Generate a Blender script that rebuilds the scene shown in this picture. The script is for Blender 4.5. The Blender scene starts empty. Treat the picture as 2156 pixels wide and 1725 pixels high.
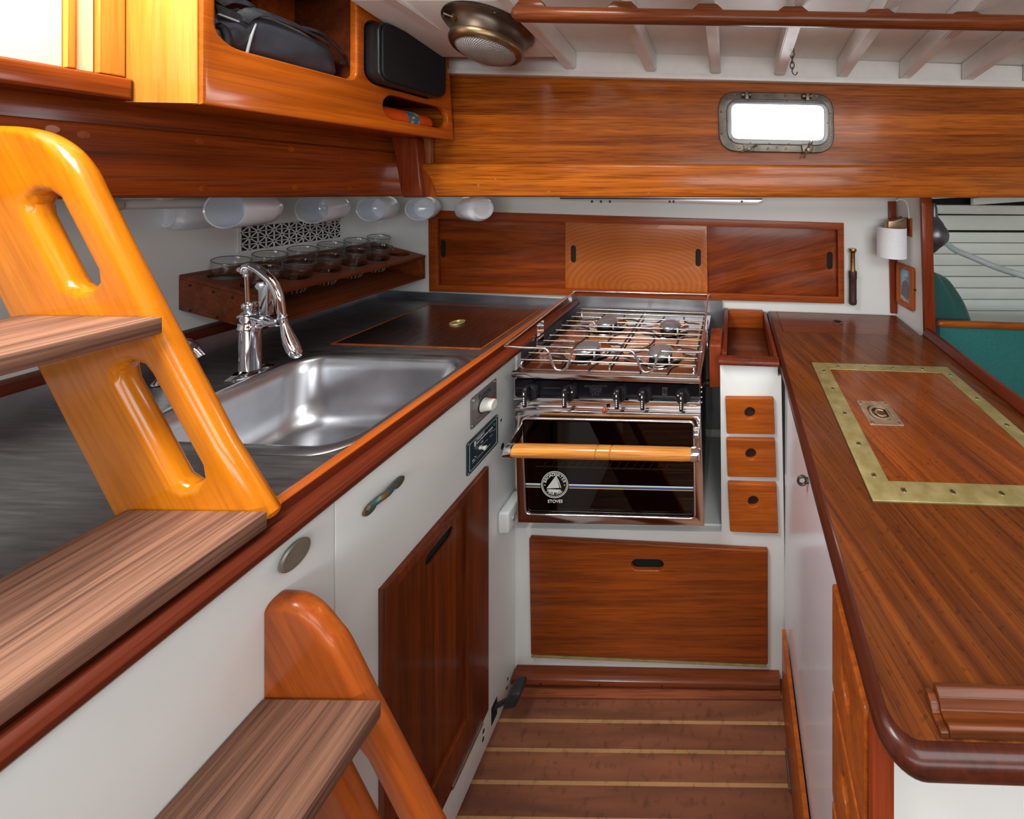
# Boat galley seen from the cabin sole: white joinery, varnished mahogany, steel sink, gas stove, companionway ladder.
import bpy, bmesh, math, random
from mathutils import Vector, Matrix, Euler
from mathutils.geometry import tessellate_polygon
R = math.radians
random.seed(7)
SC = bpy.context.scene
COL = SC.collection
# ---------------------------------------------------------------- measuring: eye point 1.40 m above the sole, looking outboard (+Y)
F, CX, CY, EYE = 740.0, 1540.0, 382.0, 1.40
def P(px, py, Y):
    return Vector(((px-CX)/F*Y, Y, EYE-(py-CY)/F*Y))
def PX(px, py, X):
    return P(px, py, X*F/(px-CX))
CA, CB = .4947, .034            # worktops: EYE - z = CA + CB*X (the boat lies slightly down by the bow)
def ctz(X): return EYE-CA-CB*X
def PC(px, py):
    return P(px, py, CA/((py-CY)/F-CB*(px-CX)/F))
def xz(pts, Y): return [(P(x, y, Y).x, P(x, y, Y).z) for x, y in pts]
def yz(pts, X): return [(PX(x, y, X).y, PX(x, y, X).z) for x, y in pts]

# ---------------------------------------------------------------- mesh helpers
def finish(bm, sharp=32, recalc=True):
    bmesh.ops.remove_doubles(bm, verts=bm.verts, dist=1e-6)
    if recalc: bmesh.ops.recalc_face_normals(bm, faces=bm.faces)
    me = bpy.data.meshes.new('m'); bm.to_mesh(me); bm.free()
    me.shade_smooth(); me.set_sharp_from_angle(angle=R(sharp))
    return me
def join(*mes):
    bm = bmesh.new()
    for m in mes: bm.from_mesh(m)
    me = bpy.data.meshes.new('m'); bm.to_mesh(me); bm.free()
    me.shade_smooth(); me.set_sharp_from_angle(angle=R(32))
    return me
def xf(me, mat):
    me.transform(mat); return me
def bev_all(bm, w, seg=2, ang=25):
    if w <= 0: return
    es = [e for e in bm.edges if len(e.link_faces) == 2 and e.calc_face_angle(0) > R(ang)]
    bmesh.ops.bevel(bm, geom=es, offset=w, segments=seg, profile=.5, affect='EDGES', clamp_overlap=True)
def prism(pts, vec, bev=0, seg=2):
    bm = bmesh.new(); vec = Vector(vec)
    a = [bm.verts.new(Vector(p)) for p in pts]; b = [bm.verts.new(Vector(p)+vec) for p in pts]
    n = len(pts)
    bm.faces.new(a); bm.faces.new(list(reversed(b)))
    for i in range(n): bm.faces.new((a[i], b[i], b[(i+1) % n], a[(i+1) % n]))
    bmesh.ops.recalc_face_normals(bm, faces=bm.faces)
    bev_all(bm, bev, seg)
    return finish(bm)
def box(x0, y0, z0, x1, y1, z1, bev=0, seg=2, tilt=0):
    q = [(x0, y0), (x1, y0), (x1, y1), (x0, y1)]
    bm = bmesh.new()
    lo = [bm.verts.new((x, y, z0-tilt*x)) for x, y in q]; hi = [bm.verts.new((x, y, z1-tilt*x)) for x, y in q]
    bm.faces.new(lo); bm.faces.new(hi)
    for i in range(4): bm.faces.new((lo[i], lo[(i+1) % 4], hi[(i+1) % 4], hi[i]))
    bmesh.ops.recalc_face_normals(bm, faces=bm.faces)
    bev_all(bm, bev, seg)
    return finish(bm)
def plate(outline, holes=(), O=(0, 0, 0), U=(1, 0, 0), V=(0, 0, 1), N=(0, 1, 0), t=.02, bev=0, res=2):
    """a flat board with holes and rounded arrises; outline in (u,v), thickness grows from O along N"""
    cu = bpy.data.curves.new('c', 'CURVE'); cu.dimensions = '2D'; cu.fill_mode = 'BOTH'
    cu.extrude = max(t/2-bev, 1e-5); cu.bevel_depth = bev; cu.bevel_resolution = res; cu.offset = -bev
    for poly in [outline]+list(holes):
        sp = cu.splines.new('POLY'); sp.points.add(len(poly)-1); sp.use_cyclic_u = True
        for p, q in zip(sp.points, poly): p.co = (q[0], q[1], 0, 1)
    ob = bpy.data.objects.new('c', cu)
    me = bpy.data.meshes.new_from_object(ob)
    bpy.data.objects.remove(ob); bpy.data.curves.remove(cu)
    O, U, V, N = Vector(O), Vector(U), Vector(V), Vector(N)
    for v in me.vertices:
        c = v.co; v.co = O+U*c.x+V*c.y+N*(c.z+t/2)
    bm = bmesh.new(); bm.from_mesh(me); bpy.data.meshes.remove(me)
    bmesh.ops.remove_doubles(bm, verts=bm.verts, dist=2e-5)
    bmesh.ops.dissolve_degenerate(bm, edges=bm.edges, dist=1e-6)
    return finish(bm)
def plxz(pts, Y, t, bev=0, holes=(), res=2):      # board facing the eye, px outline at depth Y, growing back
    return plate(xz(pts, Y), [xz(h, Y) for h in holes], O=(0, Y, 0), t=t, bev=bev, res=res)
def plyz(pts, X, t, bev=0, holes=(), res=2):      # board facing +X (pts are (y,z)), growing to -X
    return plate(pts, holes, O=(X, 0, 0), U=(0, 1, 0), V=(0, 0, 1), N=(-1, 0, 0), t=t, bev=bev, res=res)
def rrect(x0, y0, x1, y1, r, n=6):
    out = []
    rs = r if isinstance(r, (list, tuple)) else [r]*4
    for (cx, cy, a0), rr in zip(((x1, y1, 0), (x0, y1, 90), (x0, y0, 180), (x1, y0, 270)), rs):
        sx = -1 if a0 in (0, 270) else 1; sy = -1 if a0 in (0, 90) else 1
        for i in range(n+1):
            a = R(a0+90*i/n)
            out.append((cx+sx*rr+rr*math.cos(a), cy+sy*rr+rr*math.sin(a)))
    return out
def rquad(c, r, n=5):
    """round the corners of a quad/polygon given as points"""
    out = []; m = len(c)
    for i in range(m):
        p0, p, p1 = Vector(c[i-1]), Vector(c[i]), Vector(c[(i+1) % m])
        a = p+(p0-p).normalized()*r; b = p+(p1-p).normalized()*r
        for k in range(n+1):
            s = k/n
            q = a*(1-s)**2+p*2*s*(1-s)+b*s*s
            out.append((q.x, q.y))
    return out
def circ(cx, cy, r, n=24): return [(cx+r*math.cos(2*math.pi*i/n), cy+r*math.sin(2*math.pi*i/n)) for i in range(n)]
def stad(cx, cy, L, w, n=8, ang=0):
    r = w/2; h = L/2-r; o = []
    for i in range(n+1):
        a = -math.pi/2+math.pi*i/n; o.append((h+r*math.cos(a), r*math.sin(a)))
    for i in range(n+1):
        a = math.pi/2+math.pi*i/n; o.append((-h+r*math.cos(a), r*math.sin(a)))
    c, s = math.cos(ang), math.sin(ang)
    return [(cx+x*c-y*s, cy+x*s+y*c) for x, y in o]
def cut_x(me, x):                # saw off everything beyond x
    bm = bmesh.new(); bm.from_mesh(me)
    r = bmesh.ops.bisect_plane(bm, geom=bm.verts[:]+bm.edges[:]+bm.faces[:], plane_co=(x, 0, 0), plane_no=(-1, 0, 0), clear_outer=True)
    es = [e for e in r['geom_cut'] if isinstance(e, bmesh.types.BMEdge)]
    bmesh.ops.holes_fill(bm, edges=es)
    return finish(bm)
def lathe(prof, n=32, M=None):
    bm = bmesh.new(); rings = []
    for r, z in prof:
        if r < 1e-6: rings.append([bm.verts.new((0, 0, z))])
        else: rings.append([bm.verts.new((r*math.cos(2*math.pi*i/n), r*math.sin(2*math.pi*i/n), z)) for i in range(n)])
    for a, b in zip(rings, rings[1:]):
        if len(a) == 1 and len(b) == 1: continue
        for i in range(n):
            j = (i+1) % n
            if len(a) == 1: bm.faces.new((a[0], b[i], b[j]))
            elif len(b) == 1: bm.faces.new((a[i], a[j], b[0]))
            else: bm.faces.new((a[i], a[j], b[j], b[i]))
    me = finish(bm, 40)
    return xf(me, M) if M else me
def cyl(p0, p1, r, r1=None, n=20, bev=0):
    p0, p1 = Vector(p0), Vector(p1); L = (p1-p0).length; r1 = r if r1 is None else r1
    b = min(bev, r*.9, r1*.9)
    prof = [(0, 0), (r-b, 0), (r, b), (r1, L-b), (r1-b, L), (0, L)] if b > 0 else [(0, 0), (r, 0), (r1, L), (0, L)]
    q = (p1-p0).to_track_quat('Z', 'Y').to_matrix().to_4x4()
    return lathe(prof, n, Matrix.Translation(p0) @ q)
def smooth(pts, n=6, closed=False):
    pts = [Vector(p) for p in pts]; out = []; m = len(pts)
    rng = range(m if closed else m-1)
    for i in rng:
        p1, p2 = pts[i], pts[(i+1) % m]
        p0 = pts[i-1] if (closed or i > 0) else p1*2-p2
        p3 = pts[(i+2) % m] if (closed or i < m-2) else p2*2-p1
        for k in range(n):
            t = k/n
            out.append(.5*((2*p1)+(p2-p0)*t+(2*p0-5*p1+4*p2-p3)*t*t+(3*p1-p0-3*p2+p3)*t**3))
    if not closed: out.append(pts[-1])
    return out
def tube(pts, r, closed=False, n=10, caps=True, flat=1.0, up=None):
    """round (or flattened) bar swept along points; r may be a list"""
    pts = [Vector(p) for p in pts]; m = len(pts); bm = bmesh.new(); rings = []
    rs = r if isinstance(r, (list, tuple)) else [r]*m
    prev = None
    for i in range(m):
        if closed: d = pts[(i+1) % m]-pts[i-1]
        else: d = pts[min(i+1, m-1)]-pts[max(i-1, 0)]
        d.normalize()
        if up is not None: a = Vector(up)
        else: a = prev if prev is not None else (Vector((0, 0, 1)) if abs(d.z) < .9 else Vector((1, 0, 0)))
        a = (a-d*a.dot(d))
        if a.length < 1e-5: a = d.orthogonal()
        a.normalize(); b = d.cross(a); prev = a
        rings.append([bm.verts.new(pts[i]+a*rs[i]*flat*math.cos(2*math.pi*k/n)+b*rs[i]*math.sin(2*math.pi*k/n)) for k in range(n)])
    for i in range(m if closed else m-1):
        A, B = rings[i], rings[(i+1) % m]
        for k in range(n): bm.faces.new((A[k], A[(k+1) % n], B[(k+1) % n], B[k]))
    if caps and not closed:
        bm.faces.new(rings[0]); bm.faces.new(rings[-1])
    return finish(bm, 50)
def sweep_x(prof, x0, x1, tilt=CB, bev=0):   # profile in (y,z) run along X
    return prism([(x0, y, z-tilt*x0) for y, z in prof], (x1-x0, 0, -tilt*(x1-x0)), bev)
def sweep_y(prof, y0, y1, bev=0):            # profile in (x,z) run along Y
    return prism([(x, y0, z) for x, z in prof], (0, y1-y0, 0), bev)
def txt(s, size, align='CENTER'):
    cu = bpy.data.curves.new('t', 'FONT'); cu.body = s; cu.size = size; cu.align_x = align; cu.align_y = 'CENTER'; cu.extrude = .0002
    ob = bpy.data.objects.new('t', cu); me = bpy.data.meshes.new_from_object(ob)
    bpy.data.objects.remove(ob); bpy.data.curves.remove(cu)
    return me
def fr(O, U, V, N):
    O, U, V, N = Vector(O), Vector(U), Vector(V), Vector(N)
    return Matrix(((U.x, V.x, N.x, O.x), (U.y, V.y, N.y, O.y), (U.z, V.z, N.z, O.z), (0, 0, 0, 1)))
def face_eye(O): return fr(O, (1, 0, 0), (0, 0, 1), (0, -1, 0))
def face_px(O): return fr(O, (0, 1, 0), (0, 0, 1), (1, 0, 0))

# ---------------------------------------------------------------- scene helpers
def tag(o, label=None, cat=None, group=None, kind=None):
    if label: o['label'] = label
    if cat: o['category'] = cat
    if group: o['group'] = group
    if kind: o['kind'] = kind
    return o
def thing(name, label, cat, loc=(0, 0, 0), group=None):
    o = bpy.data.objects.new(name, None); COL.objects.link(o); o.location = loc
    o.empty_display_size = .05
    return tag(o, label, cat, group)
def part(name, me, mat, parent=None, local=False, label=None):
    me.name = name
    o = bpy.data.objects.new(name, me); COL.objects.link(o)
    me.materials.clear(); me.materials.append(mat)
    if parent is not None:
        o.parent = parent
        if not local and parent.type == 'EMPTY':
            o.matrix_parent_inverse = Matrix.Translation(-Vector(parent.location))
    if label: o['label'] = label
    return o
def one(name, me, mat, label, cat, group=None, kind=None):
    return tag(part(name, me, mat), label, cat, group, kind)
def struct(name, me, mat, label, cat):
    return one(name, me, mat, label, cat, kind='structure')
def dup(root, loc, rot=None, label=None):
    r = root.copy(); COL.objects.link(r); r.location = loc
    if rot is not None: r.rotation_euler = rot
    if label: r['label'] = label
    for ch in list(root.children):
        c = ch.copy(); COL.objects.link(c); c.parent = r
        for g in ch.children:
            d = g.copy(); COL.objects.link(d); d.parent = c
    return r

def each(name, mes, mat, parent, local=False):
    for me in mes: part(name, me, mat, parent, local)
# ---------------------------------------------------------------- materials
def mat_new(name):
    m = bpy.data.materials.new(name); m.use_nodes = True
    nt = m.node_tree; b = nt.nodes['Principled BSDF']
    return m, nt, b
def N_(nt, t, **kw):
    n = nt.nodes.new(t)
    for k, v in kw.items(): setattr(n, k, v)
    return n
def coords(nt, rot=(0, 0, 0), scale=(1, 1, 1)):
    g = N_(nt, 'ShaderNodeNewGeometry')
    m1 = N_(nt, 'ShaderNodeMapping'); m1.inputs['Rotation'].default_value = rot
    m2 = N_(nt, 'ShaderNodeMapping'); m2.inputs['Scale'].default_value = scale
    nt.links.new(g.outputs['Position'], m1.inputs['Vector']); nt.links.new(m1.outputs['Vector'], m2.inputs['Vector'])
    return m2.outputs['Vector'], m1.outputs['Vector']
def ramp(nt, src, stops):
    r = N_(nt, 'ShaderNodeValToRGB'); nt.links.new(src, r.inputs['Fac'])
    e = r.color_ramp.elements
    while len(e) < len(stops): e.new(.5)
    for el, (p, c) in zip(e, stops): el.position = p; el.color = (*c, 1) if len(c) == 3 else c
    return r.outputs['Color']
def mul(nt, a, b, fac=1.0):
    m = N_(nt, 'ShaderNodeMix', data_type='RGBA', blend_type='MULTIPLY'); m.inputs['Factor'].default_value = fac
    nt.links.new(a, m.inputs['A'])
    if isinstance(b, tuple): m.inputs['B'].default_value = (*b, 1)
    else: nt.links.new(b, m.inputs['B'])
    return m.outputs['Result']
def mathn(nt, op, a, b=None):
    n = N_(nt, 'ShaderNodeMath', operation=op)
    for i, v in enumerate((a, b)):
        if v is None: continue
        if isinstance(v, (int, float)): n.inputs[i].default_value = v
        else: nt.links.new(v, n.inputs[i])
    return n.outputs[0]
def bump(nt, bsdf, h, strength=.1, dist=.002):
    b = N_(nt, 'ShaderNodeBump'); b.inputs['Strength'].default_value = strength; b.inputs['Distance'].default_value = dist
    nt.links.new(h, b.inputs['Height']); nt.links.new(b.outputs['Normal'], bsdf.inputs['Normal'])
def wood(name, dark, light, axis='X', rot=None, rough=.3, coat=.4, across=1.0, planks=None, specks=0, pores=.35, coatr=.12, deep=True):
    m, nt, b = mat_new(name)
    if deep: dark = (dark[0], dark[1]*.84, dark[2]*.6); light = (light[0], light[1]*.82, light[2]*.55)
    L, A = 1.5, 44*across
    sc = {'X': (L, A, A), 'Y': (A, L, A), 'Z': (A, A, L)}[axis]
    vec, raw = coords(nt, rot or (0, 0, 0), sc)
    src = vec; tone = None
    if planks:
        ax, w = planks
        sep = N_(nt, 'ShaderNodeSeparateXYZ'); nt.links.new(raw, sep.inputs[0])
        fl = mathn(nt, 'FLOOR', mathn(nt, 'DIVIDE', sep.outputs['XYZ'.index(ax)], w))
        wn = N_(nt, 'ShaderNodeTexWhiteNoise', noise_dimensions='1D'); nt.links.new(fl, wn.inputs['W'])
        va = N_(nt, 'ShaderNodeVectorMath', operation='ADD'); nt.links.new(vec, va.inputs[0])
        cm = N_(nt, 'ShaderNodeCombineXYZ')
        for i in range(3): nt.links.new(mathn(nt, 'MULTIPLY', wn.outputs['Value'], 37.0+11*i), cm.inputs[i])
        nt.links.new(cm.outputs[0], va.inputs[1]); src = va.outputs[0]
        tone = ramp(nt, wn.outputs['Value'], [(0, (.62, .60, .6)), (1, (1.12, 1.12, 1.1))])
    n1 = N_(nt, 'ShaderNodeTexNoise'); n1.inputs['Scale'].default_value = 1.0; n1.inputs['Detail'].default_value = 5
    n1.inputs['Roughness'].default_value = .62; n1.inputs['Distortion'].default_value = .55
    nt.links.new(src, n1.inputs['Vector'])
    mid = tuple((a+c)/2 for a, c in zip(dark, light))
    col = ramp(nt, n1.outputs['Fac'], [(.32, dark), (.5, mid), (.66, light)])
    n2 = N_(nt, 'ShaderNodeTexNoise'); n2.inputs['Scale'].default_value = 6.5; n2.inputs['Detail'].default_value = 3
    nt.links.new(src, n2.inputs['Vector'])
    col = mul(nt, col, ramp(nt, n2.outputs['Fac'], [(.36, (1-pores,)*3), (.52, (1, 1, 1))]))
    n3 = N_(nt, 'ShaderNodeTexNoise'); n3.inputs['Scale'].default_value = .16*9; n3.inputs['Detail'].default_value = 2
    nt.links.new(raw, n3.inputs['Vector'])
    col = mul(nt, col, ramp(nt, n3.outputs['Fac'], [(.3, (.80, .76, .74)), (.7, (1.12, 1.12, 1.12))]))
    if tone is not None: col = mul(nt, col, tone)
    if specks:
        n4 = N_(nt, 'ShaderNodeTexNoise'); n4.inputs['Scale'].default_value = 150; n4.inputs['Detail'].default_value = 0
        nt.links.new(raw, n4.inputs['Vector'])
        col = mul(nt, col, ramp(nt, n4.outputs['Fac'], [(.22, (.25, .22, .2)), (.32, (1, 1, 1))]), specks)
    nt.links.new(col, b.inputs['Base Color'])
    b.inputs['Roughness'].default_value = rough
    b.inputs['Coat Weight'].default_value = coat*.75; b.inputs['Coat Roughness'].default_value = coatr
    b.inputs['Specular IOR Level'].default_value = .18
    bump(nt, b, n2.outputs['Fac'], .08, .001)
    return m
def plain(name, col, rough=.5, metal=0, noise=0, nscale=30, coat=0, bumps=0, sheen=0, spec=.5, stretch=None):
    m, nt, b = mat_new(name)
    b.inputs['Base Color'].default_value = (*col, 1); b.inputs['Roughness'].default_value = rough
    b.inputs['Metallic'].default_value = metal; b.inputs['Coat Weight'].default_value = coat
    b.inputs['Specular IOR Level'].default_value = spec
    if sheen: b.inputs['Sheen Weight'].default_value = sheen
    if noise or bumps:
        vec, raw = coords(nt, scale=stretch or (1, 1, 1))
        n = N_(nt, 'ShaderNodeTexNoise'); n.inputs['Scale'].default_value = nscale; n.inputs['Detail'].default_value = 5
        nt.links.new(vec, n.inputs['Vector'])
        if noise:
            c = ramp(nt, n.outputs['Fac'], [(.3, tuple(x*(1-noise) for x in col)), (.7, tuple(min(1, x*(1+noise*.6)) for x in col))])
            nt.links.new(c, b.inputs['Base Color'])
            rr = N_(nt, 'ShaderNodeMapRange'); rr.inputs['To Min'].default_value = max(.02, rough*(1-noise)); rr.inputs['To Max'].default_value = min(1, rough*(1+noise))
            nt.links.new(n.outputs['Fac'], rr.inputs['Value']); nt.links.new(rr.outputs[0], b.inputs['Roughness'])
        if bumps: bump(nt, b, n.outputs['Fac'], bumps, .002)
    return m
def two_tone(name, a, c, scale, lo, hi, rough, metal):
    m, nt, b = mat_new(name)
    vec, raw = coords(nt)
    n = N_(nt, 'ShaderNodeTexNoise'); n.inputs['Scale'].default_value = scale; n.inputs['Detail'].default_value = 6
    nt.links.new(vec, n.inputs['Vector'])
    nt.links.new(ramp(nt, n.outputs['Fac'], [(lo, a), (hi, c)]), b.inputs['Base Color'])
    b.inputs['Roughness'].default_value = rough; b.inputs['Metallic'].default_value = metal
    return m
def glassy(name, tint=(1, 1, 1), gloss=.1, rough=.02):
    """thin pane: see-through with a sheen that grows at grazing angles"""
    m = bpy.data.materials.new(name); m.use_nodes = True; nt = m.node_tree; nt.nodes.clear()
    o = N_(nt, 'ShaderNodeOutputMaterial'); t = N_(nt, 'ShaderNodeBsdfTransparent'); t.inputs[0].default_value = (*tint, 1)
    g = N_(nt, 'ShaderNodeBsdfGlossy'); g.inputs['Roughness'].default_value = rough
    fz = N_(nt, 'ShaderNodeLayerWeight'); fz.inputs['Blend'].default_value = .5
    mx = N_(nt, 'ShaderNodeMixShader'); k = mathn(nt, 'MINIMUM', mathn(nt, 'ADD', mathn(nt, 'MULTIPLY', mathn(nt, 'POWER', fz.outputs['Facing'], 4), .85), gloss+.03), 1.0)
    nt.links.new(k, mx.inputs[0]); nt.links.new(t.outputs[0], mx.inputs[1]); nt.links.new(g.outputs[0], mx.inputs[2])
    nt.links.new(mx.outputs[0], o.inputs['Surface'])
    return m
RAKE = (0, R(-62), 0)
W = dict(
    panel=wood('teak_panel', (.29, .072, .009), (.62, .205, .024), 'X', planks=('Z', .062), rough=.34, coat=.35, pores=.4),
    beam=wood('teak_beam', (.30, .078, .010), (.60, .20, .024), 'X', rough=.32, coat=.4, pores=.4),
    beamy=wood('teak_beam_aft', (.20, .042, .008), (.40, .095, .014), 'Y', rough=.35, coat=.3),
    locker=wood('varnished_locker', (.46, .11, .010), (.72, .20, .016), 'Y', rough=.3, coat=.5, pores=.18),
    lockglare=wood('locker_end_glare', (.62, .32, .06), (.84, .50, .11), 'Z', rough=.3, coat=.6, pores=.12),  # glare on the lit varnish is put into this paler colour
    red=wood('red_mahogany', (.095, .019, .010), (.18, .036, .015), 'Y', rough=.38, coat=.15, pores=.2),
    redx=wood('red_mahogany_cross', (.095, .026, .012), (.19, .05, .02), 'X', rough=.32, coat=.35, pores=.2),
    redz=wood('red_mahogany_upright', (.16, .03, .012), (.28, .055, .018), 'Z', rough=.36, coat=.3, pores=.2),
    bright=wood('bright_fiddle', (.36, .085, .012), (.54, .15, .025), 'Y', rough=.3, coat=.5, pores=.2),
    top=wood('worktop_mahogany', (.085, .025, .010), (.21, .068, .017), 'Y', rot=(0, 0, R(-18)), rough=.36, coat=.45, specks=.4, across=1.5, pores=.3, coatr=.1),
    lid=wood('lid_mahogany', (.13, .034, .018), (.22, .06, .024), 'X', rough=.3, coat=.55, pores=.2, coatr=.08),
    honey=wood('honey_stringer', (.56, .18, .006), (.76, .29, .010), 'X', rot=RAKE, rough=.25, coat=.7, pores=.15, across=.7),
    step=wood('ladder_lower', (.24, .058, .012), (.40, .10, .016), 'X', rot=RAKE, rough=.36, coat=.25, pores=.2, across=.8),
    tread=wood('bare_tread', (.15, .072, .048), (.345, .18, .115), 'Y', rough=.62, coat=0, pores=.45, across=.9, deep=False),
    sole=None,
    door=wood('cupboard_door', (.095, .022, .009), (.22, .050, .012), 'Z', rough=.36, coat=.35, pores=.25, across=.6),
    binf=wood('bin_front', (.15, .036, .009), (.31, .080, .014), 'X', rough=.36, coat=.3, pores=.3),
    slide=wood('slide_dark', (.24, .055, .010), (.44, .11, .018), 'X', rough=.36, coat=.3, pores=.3),
    slidem=wood('slide_light', (.40, .12, .016), (.60, .21, .03), 'X', rough=.36, coat=.3, pores=.3, across=.5),
    drawer=wood('drawer_front', (.30, .075, .012), (.48, .135, .02), 'X', rough=.38, coat=.25, pores=.25),
    rack=wood('rack_mahogany', (.13, .035, .014), (.26, .07, .02), 'Y', rough=.5, coat=.1, pores=.3),
    ash=wood('ash_handle', (.46, .20, .05), (.70, .34, .09), 'X', rough=.3, coat=.4, pores=.3),
    dark=wood('dark_interior', (.07, .018, .008), (.14, .035, .012), 'Y', rough=.5, coat=.1),
)
def sole_mat():
    m, nt, b = mat_new('teak_and_holly_sole')
    vec, raw = coords(nt, scale=(3, 30, 30))
    sep = N_(nt, 'ShaderNodeSeparateXYZ'); nt.links.new(raw, sep.inputs[0])
    q = mathn(nt, 'DIVIDE', mathn(nt, 'ADD', mathn(nt, 'SUBTRACT', sep.outputs[1], .9085), mathn(nt, 'MULTIPLY', sep.outputs[0], .0074)), .0468)
    q = mathn(nt, 'ADD', q, 100.065)
    fr_ = mathn(nt, 'FRACT', q); fl = mathn(nt, 'FLOOR', q)
    wn = N_(nt, 'ShaderNodeTexWhiteNoise', noise_dimensions='1D'); nt.links.new(fl, wn.inputs['W'])
    va = N_(nt, 'ShaderNodeVectorMath', operation='ADD'); nt.links.new(vec, va.inputs[0])
    cm = N_(nt, 'ShaderNodeCombineXYZ'); nt.links.new(mathn(nt, 'MULTIPLY', wn.outputs['Value'], 50), cm.inputs[0]); nt.links.new(cm.outputs[0], va.inputs[1])
    n1 = N_(nt, 'ShaderNodeTexNoise'); n1.inputs['Scale'].default_value = 1; n1.inputs['Detail'].default_value = 6; n1.inputs['Distortion'].default_value = .5
    nt.links.new(va.outputs[0], n1.inputs['Vector'])
    teak = ramp(nt, n1.outputs['Fac'], [(.3, (.12, .042, .021)), (.5, (.195, .066, .029)), (.7, (.27, .096, .042))])
    teak = mul(nt, teak, ramp(nt, wn.outputs['Value'], [(0, (.75, .72, .72)), (1, (1.15, 1.15, 1.15))]))
    holly = ramp(nt, n1.outputs['Fac'], [(.3, (.29, .145, .055)), (.7, (.44, .25, .10))])
    mx = N_(nt, 'ShaderNodeMix', data_type='RGBA'); nt.links.new(mathn(nt, 'LESS_THAN', fr_, .125), mx.inputs['Factor'])
    nt.links.new(teak, mx.inputs['A']); nt.links.new(holly, mx.inputs['B'])
    n2 = N_(nt, 'ShaderNodeTexNoise'); n2.inputs['Scale'].default_value = 60; n2.inputs['Detail'].default_value = 4; nt.links.new(raw, n2.inputs['Vector'])
    c = mul(nt, mx.outputs['Result'], ramp(nt, n2.outputs['Fac'], [(.33, (.5, .47, .45)), (.44, (1, 1, 1))]), .6)
    nt.links.new(c, b.inputs['Base Color']); b.inputs['Roughness'].default_value = .5
    bump(nt, b, n1.outputs['Fac'], .1, .001)
    return m
W['sole'] = sole_mat()
white = plain('white_paint', (.76, .78, .755), .32, noise=.04, nscale=6, bumps=.02)
cream = plain('cream_deckhead_paint', (.80, .79, .76), .4, noise=.05, nscale=25, bumps=.05)
hullw = plain('pale_hull_paint', (.70, .76, .70), .45, noise=.05, nscale=8)
steel = plain('brushed_steel', (.50, .50, .50), .36, 1, noise=.25, nscale=4, stretch=(3, 40, 40))
sinkm = plain('sink_steel', (.60, .61, .64), .30, 1, noise=.12, nscale=14, bumps=.03)
liner = plain('dull_steel_liner', (.33, .34, .37), .42, 1, noise=.3, nscale=9)
mirror = plain('polished_steel', (.80, .76, .75), .12, 1, noise=.05, nscale=3, bumps=.012)
chrome = plain('chrome', (.82, .83, .86), .07, 1)
heatrod = two_tone('heat_tinted_rod', (.62, .56, .55), (.72, .52, .28), 18, .45, .6, .22, 1)
bronze = two_tone('weathered_bronze', (.11, .10, .085), (.20, .165, .125), 24, .35, .65, .42, 1)
bronzed = two_tone('dark_bronze', (.075, .056, .045), (.155, .115, .085), 20, .35, .65, .36, 1)
verdi = two_tone('verdigris_bronze', (.05, .16, .15), (.20, .12, .06), 60, .46, .56, .5, .6)
brass = two_tone('scratched_brass', (.40, .325, .12), (.56, .47, .21), 40, .35, .7, .42, .6)
oldbrass = plain('old_brass', (.42, .27, .09), .3, 1, noise=.3, nscale=40)
pinkb = two_tone('tarnished_plate', (.40, .27, .16), (.54, .39, .26), 50, .4, .6, .38, .6)
blackp = plain('black_plastic', (.012, .012, .014), .3)
blackm = plain('black_enamel', (.004, .004, .006), .22, spec=.25)
rubber = plain('black_rubber', (.015, .015, .016), .55)
iron = plain('cast_iron', (.05, .047, .05), .45, .6, noise=.2, nscale=60)
burner_cap = plain('burner_cap', (.36, .37, .39), .24, .7, noise=.2, nscale=30)
dark = plain('dark_void', (.004, .004, .004), .8)
china = plain('white_china', (.80, .84, .90), .10, coat=.4)
plastic = plain('white_plastic', (.80, .80, .76), .35)
nylon = plain('bag_nylon', (.040, .047, .062), .36, noise=.25, nscale=22, bumps=.6, sheen=.1)
web = plain('bag_webbing', (.012, .014, .018), .6, noise=.4, nscale=90, bumps=.5)
grille_m = None
def mesh_cloth():
    m, nt, b = mat_new('speaker_mesh'); vec, raw = coords(nt, scale=(330, 330, 330))
    v = N_(nt, 'ShaderNodeTexVoronoi'); v.inputs['Scale'].default_value = 1; v.inputs['Randomness'].default_value = 0
    nt.links.new(vec, v.inputs['Vector'])
    nt.links.new(ramp(nt, v.outputs['Distance'], [(.25, (.002, .002, .003)), (.5, (.022, .023, .026))]), b.inputs['Base Color'])
    b.inputs['Roughness'].default_value = .6; b.inputs['Specular IOR Level'].default_value = .15; return m
grille_m = mesh_cloth()
orange = plain('orange_plastic', (.85, .11, .015), .3)
green = plain('green_canvas', (.010, .135, .125), .85, noise=.18, nscale=120, bumps=.2, sheen=.2)
dgreen = plain('dark_green_canvas', (.006, .075, .065), .8, noise=.25, nscale=10, bumps=.1, sheen=.2)
pewter = plain('grey_cast_metal', (.16, .165, .18), .36, .8, noise=.15, nscale=30)
hose = plain('clear_hose', (.42, .50, .50), .25)
shade = plain('white_shade', (.86, .88, .92), .6, noise=.05, nscale=200)
leather = plain('brown_leather', (.055, .022, .016), .5, noise=.3, nscale=80)
redbead = plain('red_bead', (.35, .05, .02), .25, coat=.5)
printw = plain('white_print', (.80, .80, .74), .5)
printy = plain('gold_print', (.60, .42, .14), .5)
printb = plain('blue_print', (.05, .12, .45), .5)
printg = plain('grey_print', (.035, .035, .04), .5)
printk = plain('black_print', (.01, .01, .01), .5)
teal = plain('gas_panel_face', (.008, .032, .045), .28, coat=.3)
gunm = plain('anodised_plate', (.30, .28, .275), .4, .7)
glass = glassy('drinking_glass', (.945, .955, .955), .02)
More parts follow.
